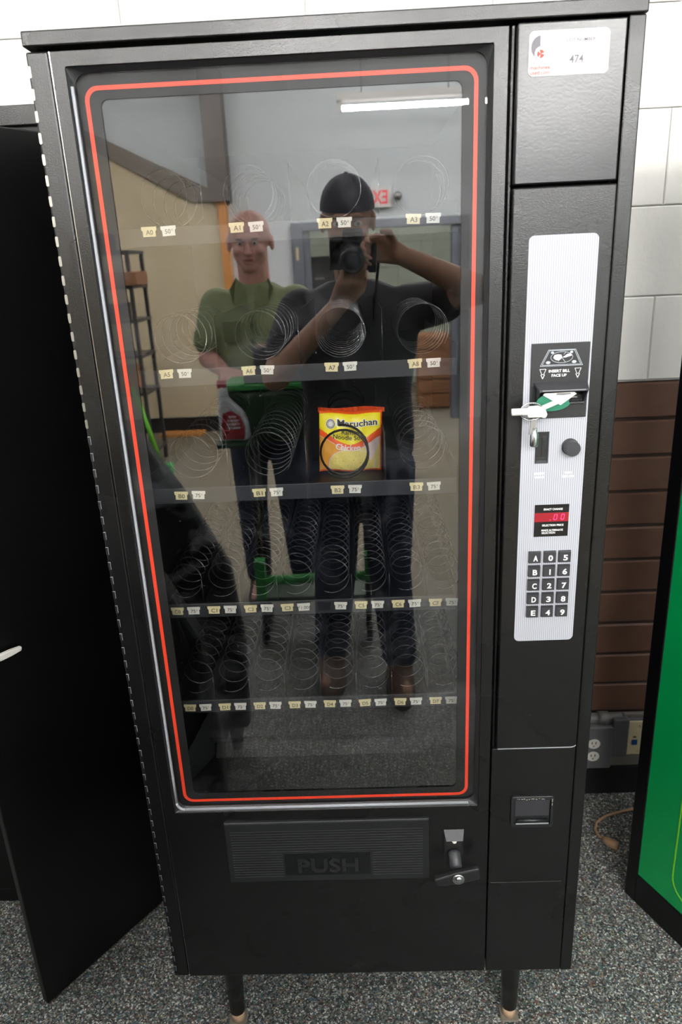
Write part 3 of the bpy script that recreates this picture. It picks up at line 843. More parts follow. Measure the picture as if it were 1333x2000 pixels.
m.text('COIN', .7230, 1.2562, .0033, -.0044, 'white_ink', w=.0108)
m.text('RETURN', .7230, 1.2505, .0033, -.0044, 'white_ink', w=.0170)
m.build('coin_legend', cpn)
# display
dp = MB().box((.6748, -.0050, 1.1540), (.7272, -.0042, 1.2062), 'black_gloss').build('price_display', VM)
dp['label'] = 'price display with red digits'
m = MB().box((.6750, -.0053, 1.1785), (.7270, -.0050, 1.1930), 'red_window'); m.build('red_window', dp)
m = MB(); y = -.0056
def seg0(m, cx, cz, h, w):
    sl = .14
    for a, b in (((-w, h), (w, h)), ((-w, -h), (w, -h)), ((-w, h), (-w, 0)), ((-w, 0), (-w, -h)), ((w, h), (w, 0)), ((w, 0), (w, -h))):
        a = Vector(a); b = Vector(b); d = (b - a).normalized() * .0006; a += d; b -= d
        line(m, [(cx + a.x + sl * a.y, cz + a.y), (cx + b.x + sl * b.y, cz + b.y)], .0009, 'led', y)
seg0(m, .7070, 1.1858, .0042, .0022); seg0(m, .7180, 1.1860, .0042, .0022)
m.box((.6985, y, 1.1808), (.6997, y + .0003, 1.1820), 'led')
m.build('digits', dp)
m = MB()
m.text('EXACT CHANGE', .7030, 1.1988, .0030, -.0054, 'white_ink', w=.0290)
m.text('SELECTION PRICE', .7035, 1.1727, .0030, -.0054, 'white_ink', w=.0330)
m.text('MAKE ALTERNATE', .7030, 1.1645, .0030, -.0054, 'white_ink', w=.0330)
m.text('SELECTION', .6972, 1.1602, .0030, -.0054, 'white_ink', w=.0210)
m.build('legend', dp)
# keys
kp = MB().box((.667, -.0048, 1.0145), (.736, -.0042, 1.1315), 'silver').build('keypad', VM)
kx = (.6776, .7010, .7242); legs = ('ABCDE', '01234', '56789')
for c in range(3):
    for r in range(5):
        m = MB(); z = 1.1205 - r * .0237
        o = [(-.0096, -.0096), (.0096, -.0096), (.0096, .0096), (-.0096, .0096)]
        i_ = [(-.0088, -.0088), (.0088, -.0088), (.0088, .0082), (-.0088, .0082)]
        m.add([(a, 0, b) for a, b in o] + [(a, -.0052, b) for a, b in i_], [(0, 1, 5, 4), (1, 2, 6, 5), (2, 3, 7, 6), (3, 0, 4, 7), (4, 5, 6, 7)], 'plastic_grey')
        g = legs[c][r]
        m.text(g, .0006, -.0008, .0088, -.0056, 'white_ink', w=(None if g == '1' else .0070))
        for dx in (.00025,):
            m.text(g, .0006 + dx, -.0008, .0088, -.0057, 'white_ink', w=(None if g == '1' else .0070))
        m.build('key', kp, loc=(kx[c], -.0048, z))
# coin return cup
m = MB()
oo = rrect(.6570, .5890, .7330, .6572, .006, 4); ii = rrect(.6635, .5965, .7275, .6500, .003, 4)
m.ring(oo, ii, -.0035, .001, 'plastic', yi0=-.0045)
cup = m.build('coin_return_cup', VM, bevel=.0008)
m = MB()
m.box((.664, .0002, .597), (.727, .0004, .650), 'plastic')
m.add([(.6650, -.0002, .6490), (.7260, -.0002, .6490), (.7260, -.0008, .6130), (.6650, -.0008, .6130)], [(0, 3, 2, 1)], 'plastic_grey')
m.tube([(.668, -.002, .6035), (.7235, -.002, .6035)], .0028, 'plastic', 8)
m.box((.6660, -.0048, .5975), (.7250, -.0030, .5990), 'edge_glint')
m.build('flap', cup)
m = MB()
random.seed(3)
for i in range(16):
    x = .6665 + random.random() * .055; z = .6522 + random.uniform(-.0012, .0012)
    w = random.uniform(.0006, .003); m.prism([(x, z), (x + w, z + .0002), (x + w * .8, z + .0009), (x - w * .2, z + .0008)], -.0049, -.0044, 'scratch')
for i in range(6):
    z = .62 + random.random() * .03; m.prism([(.7292, z), (.7302, z + .0004), (.7300, z + .0022), (.7291, z + .0018)], -.0049, -.0044, 'scratch')
m.build('paint_chips', cup)
BOLD = 0.02
# push flap
pf = MB()
pf.prism([(.1365, .4790), (.5095, .4790), (.5095, .6165), (.1365, .6165)], -.0045, .001, 'plastic')
for i in range(19):
    z = .490 + i * .0058
    if .488 < z < .548:
        for a, b in ((.146, .238), (.405, .498)): pf.box((a, -.0053, z - .0009), (b, -.0045, z + .0009), 'plastic')
    else: pf.box((.146, -.0053, z - .0009), (.498, -.0045, z + .0009), 'plastic')
flap = pf.build('push_flap', VM, bevel=.0015)
MB().box((.1370, -.0060, .6125), (.5090, -.0042, .6168), 'plastic_grey').build('flap_top_edge', flap, bevel=.0008)
MB().box((.2423, -.0055, .4925), (.4011, -.0045, .5450), 'black_gloss').build('push_plate', flap, bevel=.0008)
MB().text('PUSH', .3225, .5165, .0285, -.0055, 'plastic', w=.113, extr=.0032).build('push_lettering', flap, bevel=.0007)
# T handle
hb = MB()
frame4(hb, (.5380, .5725), (.505, .5855), (.5410, .5695), (.508, .5725), -.001, .0, 'plastic')
hb.box((.541, -.0004, .508), (.5695, .0, .5725), 'hole_shade')  # flat dark sheet painted as the shaded hollow
hb.add([(.5366, -.001, .5866), (.5735, -.001, .5866), (.5700, -.014, .5715), (.5400, -.014, .5715), (.5400, -.001, .5715), (.5700, -.001, .5715)],
       [(0, 3, 2, 1), (3, 4, 5, 2), (0, 4, 3), (1, 2, 5)], 'plastic_grey')
hb = hb.build('lock_recess', VM)
MB().lathe([(.0, -.005), (.0035, -.0035), (.005, 0), (.0035, .0035), (.0, .005)], (.5555, -.006, .5650), (0, -1, 0), 'white_plastic', 14).build('rivet', hb)
th = MB()
X = Matrix.Translation((.5575, 0, .512)) @ Matrix.Rotation(-.23, 4, 'Y')
th.lathe([(.0085, 0), (.0135, .004), (.0115, .008), (.0110, .03)], (.5560, .0, .535), (0, -1, -.35), 'plastic_grey', 16)
th = th.build('handle_shaft', hb)
P = [(-.040, -.010), (.0, -.0145), (.040, -.013), (.042, .011), (.0, .011), (-.042, .006)]
b_ = MB().prism(P, -.040, -.028, 'plastic', xf=X).build('handle_bar', hb, bevel=.0025)
m = MB().lathe([(.0112, 0), (.0114, .002), (.0090, .003), (.0058, .0022), (.0055, .0045), (.0040, .005)], tuple(X @ Vector((0.001, -.040, -.0015))), (0, -1, 0), 'chrome', 20)
m.build('lock_cylinder', hb)
# legs
for x, y in ((.095, .085), (.690, .085), (.095, .66), (.690, .66)):
    lg = MB().lathe([(.0235, .235), (.0225, .20), (.0190, .10), (.0165, .028)], (x, y, 0), (0, 0, 1), 'black', 20).build('leg', VM)
    f = MB()
    f.lathe([(.0145, .004), (.0148, .022), (.0125, .029)], (x, y, 0), (0, 0, 1), 'foot', 16)
    f.prism(rrect(-.019, -.019, .019, .019, .005, 3), 0, .004, 'rust', xf=Matrix.Translation((x, y, 0)) @ Matrix.Rotation(PI / 2, 4, 'X'))
    f.build('foot', lg)

# ------------------------------------------------------------ noodle packet
pk = thing('noodle_packet', 'yellow and orange instant noodle soup packet standing behind the black coil', 'food packet', (.3925, .150, 1.2285))
PW, PH, PT = .108, .104, .026
def bulge(u, v):
    e = max(0, (1 - abs(2 * u - 1) ** 3.2)) ** .6 * max(0, (1 - abs(2 * v - 1) ** 4)) ** .6
    wr = .0010 * math.sin(23 * u + 5 * v) * math.sin(17 * v) * e
    return -(PT / 2) * e - wr
def psurf(x, z, off=0.0):
    u = x / PW + .5; v = z / PH
    return (x, bulge(u, v) - off, z + .0015 * math.sin(9 * u))
n = 96
def pmat(u, v):
    wave = .545 + .13 * (2 * u - 1) ** 2 - .075 * math.cos((u - .45) * 5)
    low = .40 + .10 * (2 * u - 1) ** 2 - .07 * math.cos((u - .5) * 5.5) + .03
    if v > .955 or u > .965 or v < .03: return 'orange'
    if v > wave: return 'yellow'
    if v > low + .012: return 'orange'
    if v > low: return 'pack_pale'
    if u > .70 and v > .18 and abs(u - .82) < (v - .16) * .45: return 'pack_pale'
    d = ((u - .52) / .36) ** 2 + ((v - .12) / .26) ** 2
    if d < 1: return 'noodle'
    if d < 1.1: return 'pack_pale'
    return 'pack_amber' if u < .5 else 'noodle'
m = MB()
for sgn in (1, -1):
    for a in range(n):
        for b in range(n):
            pass
vs = []
for b in range(n + 1):
    for a in range(n + 1):
        vs.append(psurf((a / n - .5) * PW, b / n * PH))
off = len(m.v); m.v += vs
for b in range(n):
    for a in range(n):
        i = b * (n + 1) + a
        m.f.append((i, i + 1, i + n + 2, i + n + 1)); m.m.append(m.mi(pmat((a + .5) / n, (b + .5) / n))); m.smooth.append(True)
nb = 16; o2 = len(m.v)
for b in range(nb + 1):
    for a in range(nb + 1):
        x, y, z = psurf((a / nb - .5) * PW, b / nb * PH); m.v.append((x, -y, z))
for b in range(nb):
    for a in range(nb):
        i = o2 + b * (nb + 1) + a
        m.f.append((i, i + nb + 1, i + nb + 2, i + 1)); m.m.append(m.mi('orange')); m.smooth.append(True)
m.build('wrapper', pk)
m = MB()
zz = [(-PW / 2 - .002 + i * (PW + .006) / 24, (.0015 if i % 2 else -.0015)) for i in range(25)]
vs = [(x, y, PH - .002) for x, y in zz] + [(x, y, PH + .006 + .0015 * math.sin(x * 60)) for x, y in zz]
m.add(vs, [(i, i + 1, 26 + i, 25 + i) for i in range(24)] + [(25 + i, 26 + i, i + 1, i) for i in range(24)], 'orange')
m.build('crimped_seal', pk)
m = MB()
T = lambda o: (lambda x, z: psurf(x, z, o))
for hx, hz in ((.004, .022), (-.006, .012), (.016, .016), (.010, .006), (-.014, .020), (.024, .010)):
    m.add([psurf(hx + a, hz + b, .0008) for a, b in ((-.0008, -.0004), (.0008, -.0006), (.0006, .0007), (-.0007, .0006))], [(0, 1, 2, 3)], 'cart_green')
BOLD = 0.06
m.text('Maruchan', .010, .0845, .0112, 0, 'white_ink', w=.072, fn=T(.0008))
BOLD = 0.012
m.text('Maruchan', .010, .0845, .0105, 0, 'ink_dark', w=.068, fn=T(.0012))
m.text('Maruchan', .0103, .0845, .0105, 0, 'ink_dark', w=.068, fn=T(.0013))
for rr, k, of in ((.0088, 'white_ink', .0006), (.0078, 'ink_dark', .0009), (.0066, 'white_ink', .0011), (.0056, 'ink_dark', .0013), (.0048, 'white_ink', .0015)):
    P = [(-.0355 + rr * .9 * math.cos(a), .0815 + rr * math.sin(a)) for a in [2 * PI * i / 20 for i in range(20)]]
    m.add([psurf(x, z, of) for x, z in P], [tuple(range(20))], k)
m.text('Ramen', -.002, .0695, .0075, 0, 'ink_dark', w=.030, fn=T(.001))
m.text('Noodle Soup', -.003, .0605, .0075, 0, 'ink_dark', w=.056, fn=T(.001))
m.text('Chicken', -.006, .0435, .0100, 0, 'white_ink', w=.042, fn=T(.001))
m.text('Chicken', -.0055, .0435, .0100, 0, 'white_ink', w=.042, fn=T(.0011))
m.text('flavor', .030, .0485, .0060, 0, 'white_ink', w=.018, fn=T(.001))
m.build('printing', pk)
pk.rotation_euler = (math.radians(-6), math.radians(3), math.radians(6))

# ------------------------------------------------------------ things hanging in the bill slot
t = thing('green_card', 'green clear plastic card poking out of the bill slot', 'card', (.689, -.026, 1.3680))
E_ = [(.026 * math.cos(a) * (1 if math.sin(a) < 0 else .9), .015 * math.sin(a)) for a in [2 * PI * i / 28 for i in range(28)]]
tilt = Matrix.Rotation(math.radians(24), 4, 'X')
MB().prism(E_, -.0005, .0005, 'green_clear', xf=Matrix.Translation((-.001, 0, 0)) @ tilt).build('card', t)
t2 = thing('paper_slip', 'folded white paper slip on the green card in the bill slot', 'paper', (.696, -.031, 1.3745))
P = [(-.024, .006), (.003, -.011), (.0235, .0065), (.020, .009), (-.022, .0085)]
MB().prism(P, -.0004, .0, 'paper', xf=Matrix.Rotation(math.radians(18), 4, 'X')).build('slip', t2)
P = [(-.006, .0062), (.004, .0052), (.016, .0066), (.014, .0084), (-.004, .0084)]
MB().prism(P, -.0007, -.0004, 'ink_pale', xf=Matrix.Rotation(math.radians(18), 4, 'X')).build('printing', t2)
t = thing('key_ring', 'key ring with white barrel key and chrome tubular key hanging at the bill slot', 'keys', (.656, -.036, 1.359))
ring = [(.0165 * math.cos(a), .001 * math.sin(2 * a), .0125 * math.sin(a) - .001) for a in [2 * PI * i / 36 for i in range(36)]]
MB().tube(ring, .0009, 'chrome', 6, closed=True).build('ring', t)
ring = [(.0160 * math.cos(a), .002 + .001 * math.sin(2 * a), .0118 * math.sin(a) - .0015) for a in [2 * PI * i / 36 for i in range(36)]]
MB().tube(ring, .0009, 'chrome', 6, closed=True).build('ring', t)
wk = MB().lathe([(.0048, 0), (.0050, .002), (.0050, .024), (.0044, .026)], (-.0290, -.004, .0), (1, 0, 0), 'white_plastic', 18)
wk.build('key_barrel', t)
P = [(-.006, -.0085), (.012, -.0085), (.0185, -.0105), (.0215, -.005), (.0175, .004), (.008, .0080), (-.004, .0075), (-.009, .003)]
MB().prism(P, -.008, -.001, 'white_plastic').build('key_bow', t, bevel=.002)
MB().prism(rrect(-.019, -.0035, .019, .0035, .0034, 5), -.001, 0, 'milky', xf=Matrix.Translation((.026, .006, .006)) @ Matrix.Rotation(math.radians(-22), 4, 'Y')).build('clear_strap', t)
MB().prism([(-.004, -.032), (.004, -.032), (.004, -.012), (.002, -.008), (-.002, -.008), (-.004, -.012)], -.001, .001, 'chrome', xf=Matrix.Translation((.005, 0, -.003)) @ Matrix.Rotation(.1, 4, 'Y')).build('key_blade', t)
MB().lathe([(.0052, 0), (.0058, .002), (.0058, .018), (.0040, .0215), (.0034, .027)], (.0055, 0, -.052), (0, 0, 1), 'chrome', 18).build('tubular_key', t)

# ------------------------------------------------------------ neighbour machines
t = thing('black_vending_machine', 'matt black machine at the left with its narrow door standing open', 'vending machine')
m = MB().box((-1.05, .412, 0), (-.15, .76, 1.834), 'door_black')
m.build('cabinet', t, bevel=.003)
MB().box((-1.052, .408, 1.834), (-.148, .762, 1.868), 'black').build('top_cap', t, bevel=.002)
MB().box((-1.03, .404, .05), (-.52, .412, 1.80), 'door_black').build('front_panel', t, bevel=.002)
a = Vector((-.347, .121, 0)); b = Vector((-.149, .402, 0)); d = (b - a); ln = d.length; d.normalize(); nn = Vector((d.y, -d.x, 0))
X = Matrix(((d.x, -nn.x, 0, a.x), (d.y, -nn.y, 0, a.y), (0, 0, 1, 0), (0, 0, 0, 1)))
m = MB().box((0, 0, .004), (ln, .022, 1.822), 'door_black', xf=X)
dd = m.build('door', t, bevel=.003)
X2 = X @ Matrix.Translation((.100, 0, .880))
m = MB()
m.prism([(-.13, -.008), (-.02, -.006), (.0, -.004), (.002, .004), (-.02, .0065), (-.13, .008)], -.022, -.012, 'outlet_white', xf=X2)
m.build('handle', dd, bevel=.002)
MB().lathe([(.010, 0), (.010, .012)], tuple(X2 @ Vector((-.05, 0, 0))), tuple(X.to_3x3() @ Vector((0, -1, 0))), 'steel', 12).build('handle_post', dd)

t = thing('green_vending_machine', 'black machine with bright green front panel at the right edge', 'vending machine')
O = Vector((1.050, .395, 0)); u = Vector((.430, -.903, 0)).normalized(); dp_ = Vector((.903, .430, 0)).normalized()
X = Matrix(((u.x, dp_.x, 0, O.x), (u.y, dp_.y, 0, O.y), (0, 0, 1, 0), (0, 0, 0, 1)))
MB().box((0, .006, .004), (.86, .33, 1.83), 'door_black', xf=X).build('cabinet', t, bevel=.003)
m = MB()
gx0_, gx1_, gz0_, gz1_ = .034, .82, .092, 1.70
for bx in (((0, 0, .004), (gx0_, .012, 1.83)), ((gx1_, 0, .004), (.86, .012, 1.83)), ((gx0_, 0, .004), (gx1_, .012, gz0_)), ((gx0_, 0, gz1_), (gx1_, .012, 1.83))):
    m.box(*bx, 'door_black', xf=X)
m.build('front_frame', t, bevel=.002)
gpn = MB().box((gx0_, .003, gz0_), (gx1_, .010, gz1_), 'green_panel', xf=X).build('green_panel', t)
gpn['label'] = 'bright green front panel'
m = MB()
oo = rrect(.128, .125, .74, 1.60, .05, 6); ii = rrect(.1312, .1282, .7368, 1.5968, .047, 6)
mm = MB(); mm.ring(oo, ii, .0022, .0030, 'lime'); mm.v = [tuple(X @ Vector(v)) for v in mm.v]
mm.build('lime_line', gpn)

# ------------------------------------------------------------ black armchair mirrored at the lower left of the glass
t = thing('armchair', 'black vinyl armchair with sloping sides mirrored dimly at the lower left of the glass', 'chair', (-.42, -.80, 0))
P = [(-.38, .08), (.42, .08), (.43, .40), (.405, .68), (.30, .90), (.19, 1.09), (.10, 1.17), (-.05, 1.21), (-.20, 1.19), (-.34, 1.05)]
for y in (-.26, .20):
    MB().prism(P, y, y + .07, 'vinyl').build('side_panel', t, bevel=.02, seg=3)
MB().box((-.33, -.19, .40), (.36, .20, .52), 'vinyl').build('seat', t, bevel=.04, seg=3)
MB().prism([(-.36, .45), (-.20, .45), (-.16, 1.16), (-.24, 1.18), (-.34, 1.12)], -.19, .20, 'vinyl').build('backrest', t, bevel=.03, seg=3)
MB().box((-.32, -.18, .10), (.36, .19, .38), 'vinyl').build('base', t, bevel=.01)
for dz in (0, .035):
    MB().tube([(.20, .272, 1.02 - dz), (.34, .272, .80 - dz), (.40, .272, .55 - dz)], .004, 'plastic_grey', 6).build('piping', t)
for x in (-.33, .37):
    for y in (-.21, .22):
        MB().lathe([(.02, 0), (.026, .085)], (x, y, 0), (0, 0, 1), 'black', 12).build('leg', t)

# ------------------------------------------------------------ green cart with a spray bottle and a dark box
CY = -1.70
t = thing('utility_cart', 'green utility cart between the two men, mirrored in the glass', 'cart', (.19, CY, 0))
m = MB().box((-.305, -.24, 1.120), (.26, .0, 1.145), 'cart_green'); m.build('tray_rim', t, bevel=.006)
MB().box((-.30, -.235, .912), (.25, -.006, 1.120), 'cart_dark').build('bin', t, bevel=.02)
MB().box((-.33, -.02, .920), (-.19, .105, .936), 'cart_dark').build('side_shelf', t, bevel=.003)
MB().tube([(-.205, .01, .320), (.25, .01, .328)], .020, 'cart_green', 10).build('lower_bar', t)
for x, z0, z1, dx in ((-.215, .24, .42, .02), (.245, .31, .435, -.02)):
    MB().box((x - .022, -.01, z0), (x + .022, .035, z1), 'cart_green', xf=Matrix.Identity(4)).build('green_upright', t, bevel=.004)
for x in (-.22, .235):
    for y in (-.20, -.03):
        l_ = MB().tube([(x, y, .07), (x, y, .89)], .012, 'black', 8).build('leg', t)
        MB().lathe([(.045, -.013), (.05, -.008), (.05, .008), (.045, .013)], (x, y, .05), (1, 0, 0), 'tread', 16).build('wheel', l_)
MB().box((-.25, -.22, .20), (.26, -.02, .225), 'cart_dark').build('lower_shelf', t, bevel=.004)
t = thing('spray_bottle', 'white bottle with red oval label hung on the cart side, mirrored in the glass', 'bottle', (-.070, CY + .045, .938))
P = [(-.055, .0), (.052, .0), (.058, .02), (.054, .07), (.038, .115), (.0, .15), (-.015, .17), (-.02, .21), (-.045, .21), (-.05, .16), (-.056, .10)]
MB().prism(P, -.028, .028, 'bottle').build('body', t, bevel=.012, seg=3)
P = [(-.043, .012), (.040, .012), (.043, .06), (.028, .100), (-.005, .122), (-.035, .112), (-.044, .07)]
lb = MB().prism([(-x, z) for x, z in P][::-1], -.0305, -.029, 'bottle_label', xf=Matrix.Rotation(PI, 4, 'Z')).build('label_patch', t)
m = MB()
for z, w in ((.095, .03), (.08, .045), (.066, .05), (.052, .055)):
    m.box((-w / 2, .0305, z), (w / 2, .0312, z + .007), 'bottle')
m.build('label_bands', lb)
MB().box((-.052, -.016, .205), (-.018, .016, .235), 'bottle_label').build('cap', t, bevel=.004)
carton(.12, CY - .12, 1.146, .30, .20, .03, 'box_grey', 'flat grey case lying on the green cart, mirrored in the glass')
carton(.14, CY - .13, 1.179, .26, .16, .10, 'dark_box', 'dark box on the flat grey case on the cart')

# ------------------------------------------------------------ people (seen mirrored in the glass)
def cap_pts(m, p0, p1, r0, r1, k, n=14):
    p0 = Vector(p0); p1 = Vector(p1); ax = (p1 - p0); L_ = ax.length; ax.normalize()
    prof = []
    for i in range(5):
        a = -PI / 2 + PI / 2 * i / 4; prof.append((max(1e-4, r0 * math.cos(a)), r0 * math.sin(a)))
    for i in range(5):
        a = PI / 2 * i / 4; prof.append((max(1e-4, r1 * math.cos(a)), L_ + r1 * math.sin(a)))
    m.lathe(prof, p0, ax, k, n)
def loft(m, rings, k, n=24, rz=0):
    """rings: (cx, cy, cz, rx, ry)"""
    vs = []
    for cx, cy, cz, rx, ry in rings:
        for j in range(n):
            a = 2 * PI * j / n
            vs.append((cx + rx * math.cos(a), cy + ry * math.sin(a), cz))
    fs = []
    for i in range(len(rings) - 1):
        for j in range(n): fs.append((i * n + j, i * n + (j + 1) % n, (i + 1) * n + (j + 1) % n, (i + 1) * n + j))
    fs.append(tuple(range(n - 1, -1, -1))); fs.append(tuple((len(rings) - 1) * n + j for j in range(n)))
    m.add(vs, fs, k, True)
def ell(m, c, r, k, rot=None, n=16):
    vs = []; fs = []
    R = rot or Matrix.Identity(3)
    for i in range(1, 9):
        th = PI * i / 9
        for j in range(n):
            a = 2 * PI * j / n
            vs.append(Vector(c) + R @ Vector((r[0] * math.sin(th) * math.cos(a), r[1] * math.sin(th) * math.sin(a), r[2] * math.cos(th))))
    top = len(vs); vs.append(Vector(c) + R @ Vector((0, 0, r[2]))); vs.append(Vector(c) + R @ Vector((0, 0, -r[2])))
    for i in range(7):
        for j in range(n): fs.append((i * n + j, (i + 1) * n + j, (i + 1) * n + (j + 1) % n, i * n + (j + 1) % n))
    for j in range(n):
        fs.append((top, j, (j + 1) % n)); fs.append((top + 1, 7 * n + (j + 1) % n, 7 * n + j))
    m.add(vs, fs, k, True)
def fuse(m, name, parent, voxel, smooth=4):
    o = m.build(name, None)
    r = o.modifiers.new('fuse', 'REMESH'); r.mode = 'VOXEL'; r.voxel_size = voxel; r.use_smooth_shade = True
    s = o.modifiers.new('soften', 'SMOOTH'); s.iterations = smooth; s.factor = .5
    dg = bpy.context.evaluated_depsgraph_get(); dg.update()
    me = bpy.data.meshes.new_from_object(o.evaluated_get(dg))
    me.name = name
    old = o.data; o.modifiers.clear(); o.data = me; bpy.data.meshes.remove(old)
    if not me.materials: me.materials.append(M[m.mats[0]])
    o.parent = parent
    return o
def hand(m, Wp, F, Nv, side, curl, k, sc=1.0):
    Wp = Vector(Wp); F = Vector(F).normalized(); Nv = Vector(Nv); Nv = (Nv - F * Nv.dot(F)).normalized(); Sd = F.cross(Nv).normalized() * side
    for i, off in enumerate((-.030, -.010, .010, .030)):
        a = Wp + Sd * off * .55; b = Wp + F * (.086 - .004 * abs(i - 2)) * sc + Sd * off
        cap_pts(m, a, b, .017, .0135, k, 10)
        ln = [(.036, .022, .018), (.042, .027, .020), (.045, .029, .021), (.041, .026, .020)][i]
        p = b; d = F.copy(); ang = curl
        for j, l in enumerate(ln):
            c = ang * (j + 1) * (.8 if i > 1 else 1.0)
            d = (F * math.cos(c) + Nv * math.sin(c)).normalized()
            q = p + d * l * sc
            cap_pts(m, p, q, .0092 - j * .001, .0084 - j * .001, k, 8); p = q
    p = Wp + F * .028 + Sd * .03
    d = (F * .65 + Sd * .65 + Nv * .35).normalized(); q = p + d * .042; cap_pts(m, p, q, .014, .0105, k, 8)
    d2 = (F * .85 + Nv * .5).normalized(); cap_pts(m, q, q + d2 * .032, .0102, .0088, k, 8)
def head(m, c, k, tilt, chin=1.0):
    """head facing +y, centre c, 0.235 high"""
    R = Matrix.Rotation(tilt, 3, 'X'); c = Vector(c)
    def E(p, r): ell(m, c + R @ Vector(p), r, k, R)
    E((0, -.012, .030), (.076, .094, .088)); E((0, .012, -.035), (.064, .072, .070)); E((0, .040, -.082), (.036, .036, .030 * chin))
    E((0, .083, -.018), (.012, .018, .026)); E((0, .094, -.034), (.016, .014, .011))          # nose
    E((0, .078, .022), (.050, .014, .012))                                                     # brow
    E((-.079, -.008, -.005), (.009, .018, .032)); E((.079, -.008, -.005), (.009, .018, .032))  # ears
    E((-.034, .056, -.028), (.024, .022, .020)); E((.034, .056, -.028), (.024, .022, .020))    # cheeks
    E((0, .076, -.060), (.024, .010, .008)); E((0, .074, -.070), (.020, .010, .007))           # lips
    return R, c
def face(parent, R, c):
    for sx in (-1, 1):
        m = MB(); ell(m, c + R @ Vector((sx * .031, .073, .000)), (.013, .009, .008), 'eye', R, 10)
        ell(m, c + R @ Vector((sx * .031, .081, .000)), (.005, .003, .005), 'iris', R, 8); m.build('eye', parent)
        m = MB(); ell(m, c + R @ Vector((sx * .031, .088, .018)), (.018, .004, .004), 'hair', R, 8); m.build('eyebrow', parent)
    m = MB(); ell(m, c + R @ Vector((0, .084, -.065)), (.022, .004, .006), 'lip', R, 10); m.build('mouth', parent)

# photographer
PG = thing('person', 'person in dark cap, charcoal t-shirt and navy jeans raising a camera, mirrored in the glass', 'person', (.42, -1.40, 0))
def L3(p): return (p[0] - .42, p[1] + 1.40, p[2])
def shift(m):
    m.v = [(x - .42, y + 1.40, z) for x, y, z in m.v]; return m
m = MB()
R, hc = head(m, (.400, -1.305, 1.695), 'skin2', -.18)
cap_pts(m, (.405, -1.36, 1.50), (.402, -1.325, 1.63), .055, .054, 'skin2')
loft(m, [(.41, -1.385, .86, .12, .09), (.41, -1.385, 1.0, .15, .095), (.41, -1.385, 1.15, .145, .10), (.41, -1.38, 1.32, .175, .11), (.41, -1.38, 1.44, .17, .09), (.41, -1.375, 1.50, .09, .06)], 'skin2')
# raised arm (right), supporting arm (left)
RS, RE, RW = (.600, -1.38, 1.42), (.795, -1.245, 1.475), (.545, -1.155, 1.590)
LS, LE, LW = (.225, -1.38, 1.42), (.150, -1.235, 1.235), (.365, -1.155, 1.455)
for A, B_, C_ in ((RS, RE, RW), (LS, LE, LW)):
    cap_pts(m, A, B_, .058, .044, 'skin2'); cap_pts(m, B_, C_, .046, .028, 'skin2')
hand(m, RW, (-.80, .28, .22), (-.3, .95, -.2), -1, .75, 'skin2')
hand(m, LW, (.35, .42, .60), (.2, -.1, 1), 1, .35, 'skin2')
for sx, kn, an in ((1, (.505, -1.36, .50), (.535, -1.385, .09)), (-1, (.305, -1.39, .50), (.270, -1.46, .09))):
    hp = (.41 + sx * .095, -1.385, .90)
    cap_pts(m, hp, kn, .088, .058, 'skin2'); cap_pts(m, kn, an, .056, .038, 'skin2')
    cap_pts(m, an, (an[0] + sx * .01, an[1] + .14, .045), .036, .030, 'skin2')
shift(m)
body = fuse(m, 'body', PG, .0055, 3)
face(PG, R, Vector(L3(hc)))
m = MB()
loft(m, [(.41, -1.385, .93, .19, .125), (.41, -1.385, 1.0, .195, .128), (.41, -1.385, 1.15, .185, .125), (.41, -1.38, 1.32, .21, .135), (.41, -1.38, 1.42, .215, .115), (.41, -1.375, 1.49, .14, .085), (.405, -1.365, 1.52, .075, .07)], 'tee')
cap_pts(m, (.585, -1.38, 1.42), (.700, -1.315, 1.442), .082, .068, 'tee'); cap_pts(m, (.235, -1.38, 1.42), (.180, -1.29, 1.305), .082, .068, 'tee')
fuse(shift(m), 'tshirt', PG, .008, 6)
m = MB()
loft(m, [(.41, -1.385, .80, .16, .11), (.41, -1.385, .90, .185, .125), (.41, -1.385, 1.0, .17, .115)], 'jeans')
for sx, kn, an in ((1, (.505, -1.36, .50), (.535, -1.385, .13)), (-1, (.305, -1.39, .50), (.270, -1.46, .13))):
    hp = (.41 + sx * .095, -1.385, .88)
    cap_pts(m, hp, kn, .104, .080, 'jeans'); cap_pts(m, kn, an, .080, .068, 'jeans')
fuse(shift(m), 'jeans', PG, .008, 6)
for sx, an in ((1, (.535, -1.385)), (-1, (.270, -1.46))):
    m = MB(); x, y = an
    loft(m, [(x, y + .05, .006, .052, .148), (x, y + .05, .03, .054, .150), (x, y + .03, .07, .050, .125), (x, y, .11, .050, .065), (x, y, .19, .056, .062)], 'boot')
    b_ = fuse(shift(m), 'boot', PG, .006, 4)
    m = MB(); loft(m, [(x, y + .05, .0, .055, .152), (x, y + .05, .02, .056, .154)], 'sole'); shift(m).build('sole', b_)
m = MB()
Rc = Matrix.Rotation(-.18, 3, 'X'); cc = Vector((.400, -1.305, 1.695))
vs = []; fs = []; nn_ = 24
for i in range(9):
    th = (PI / 2) * i / 8
    for j in range(nn_):
        a = 2 * PI * j / nn_
        vs.append(cc + Rc @ Vector((.085 * math.sin(th + .02) * math.cos(a), -.012 + .102 * math.sin(th + .02) * math.sin(a), .032 + .100 * math.cos(th))))
for i in range(8):
    for j in range(nn_): fs.append((i * nn_ + j, (i + 1) * nn_ + j, (i + 1) * nn_ + (j + 1) % nn_, i * nn_ + (j + 1) % nn_))
m.add(vs, fs, 'cap', True)
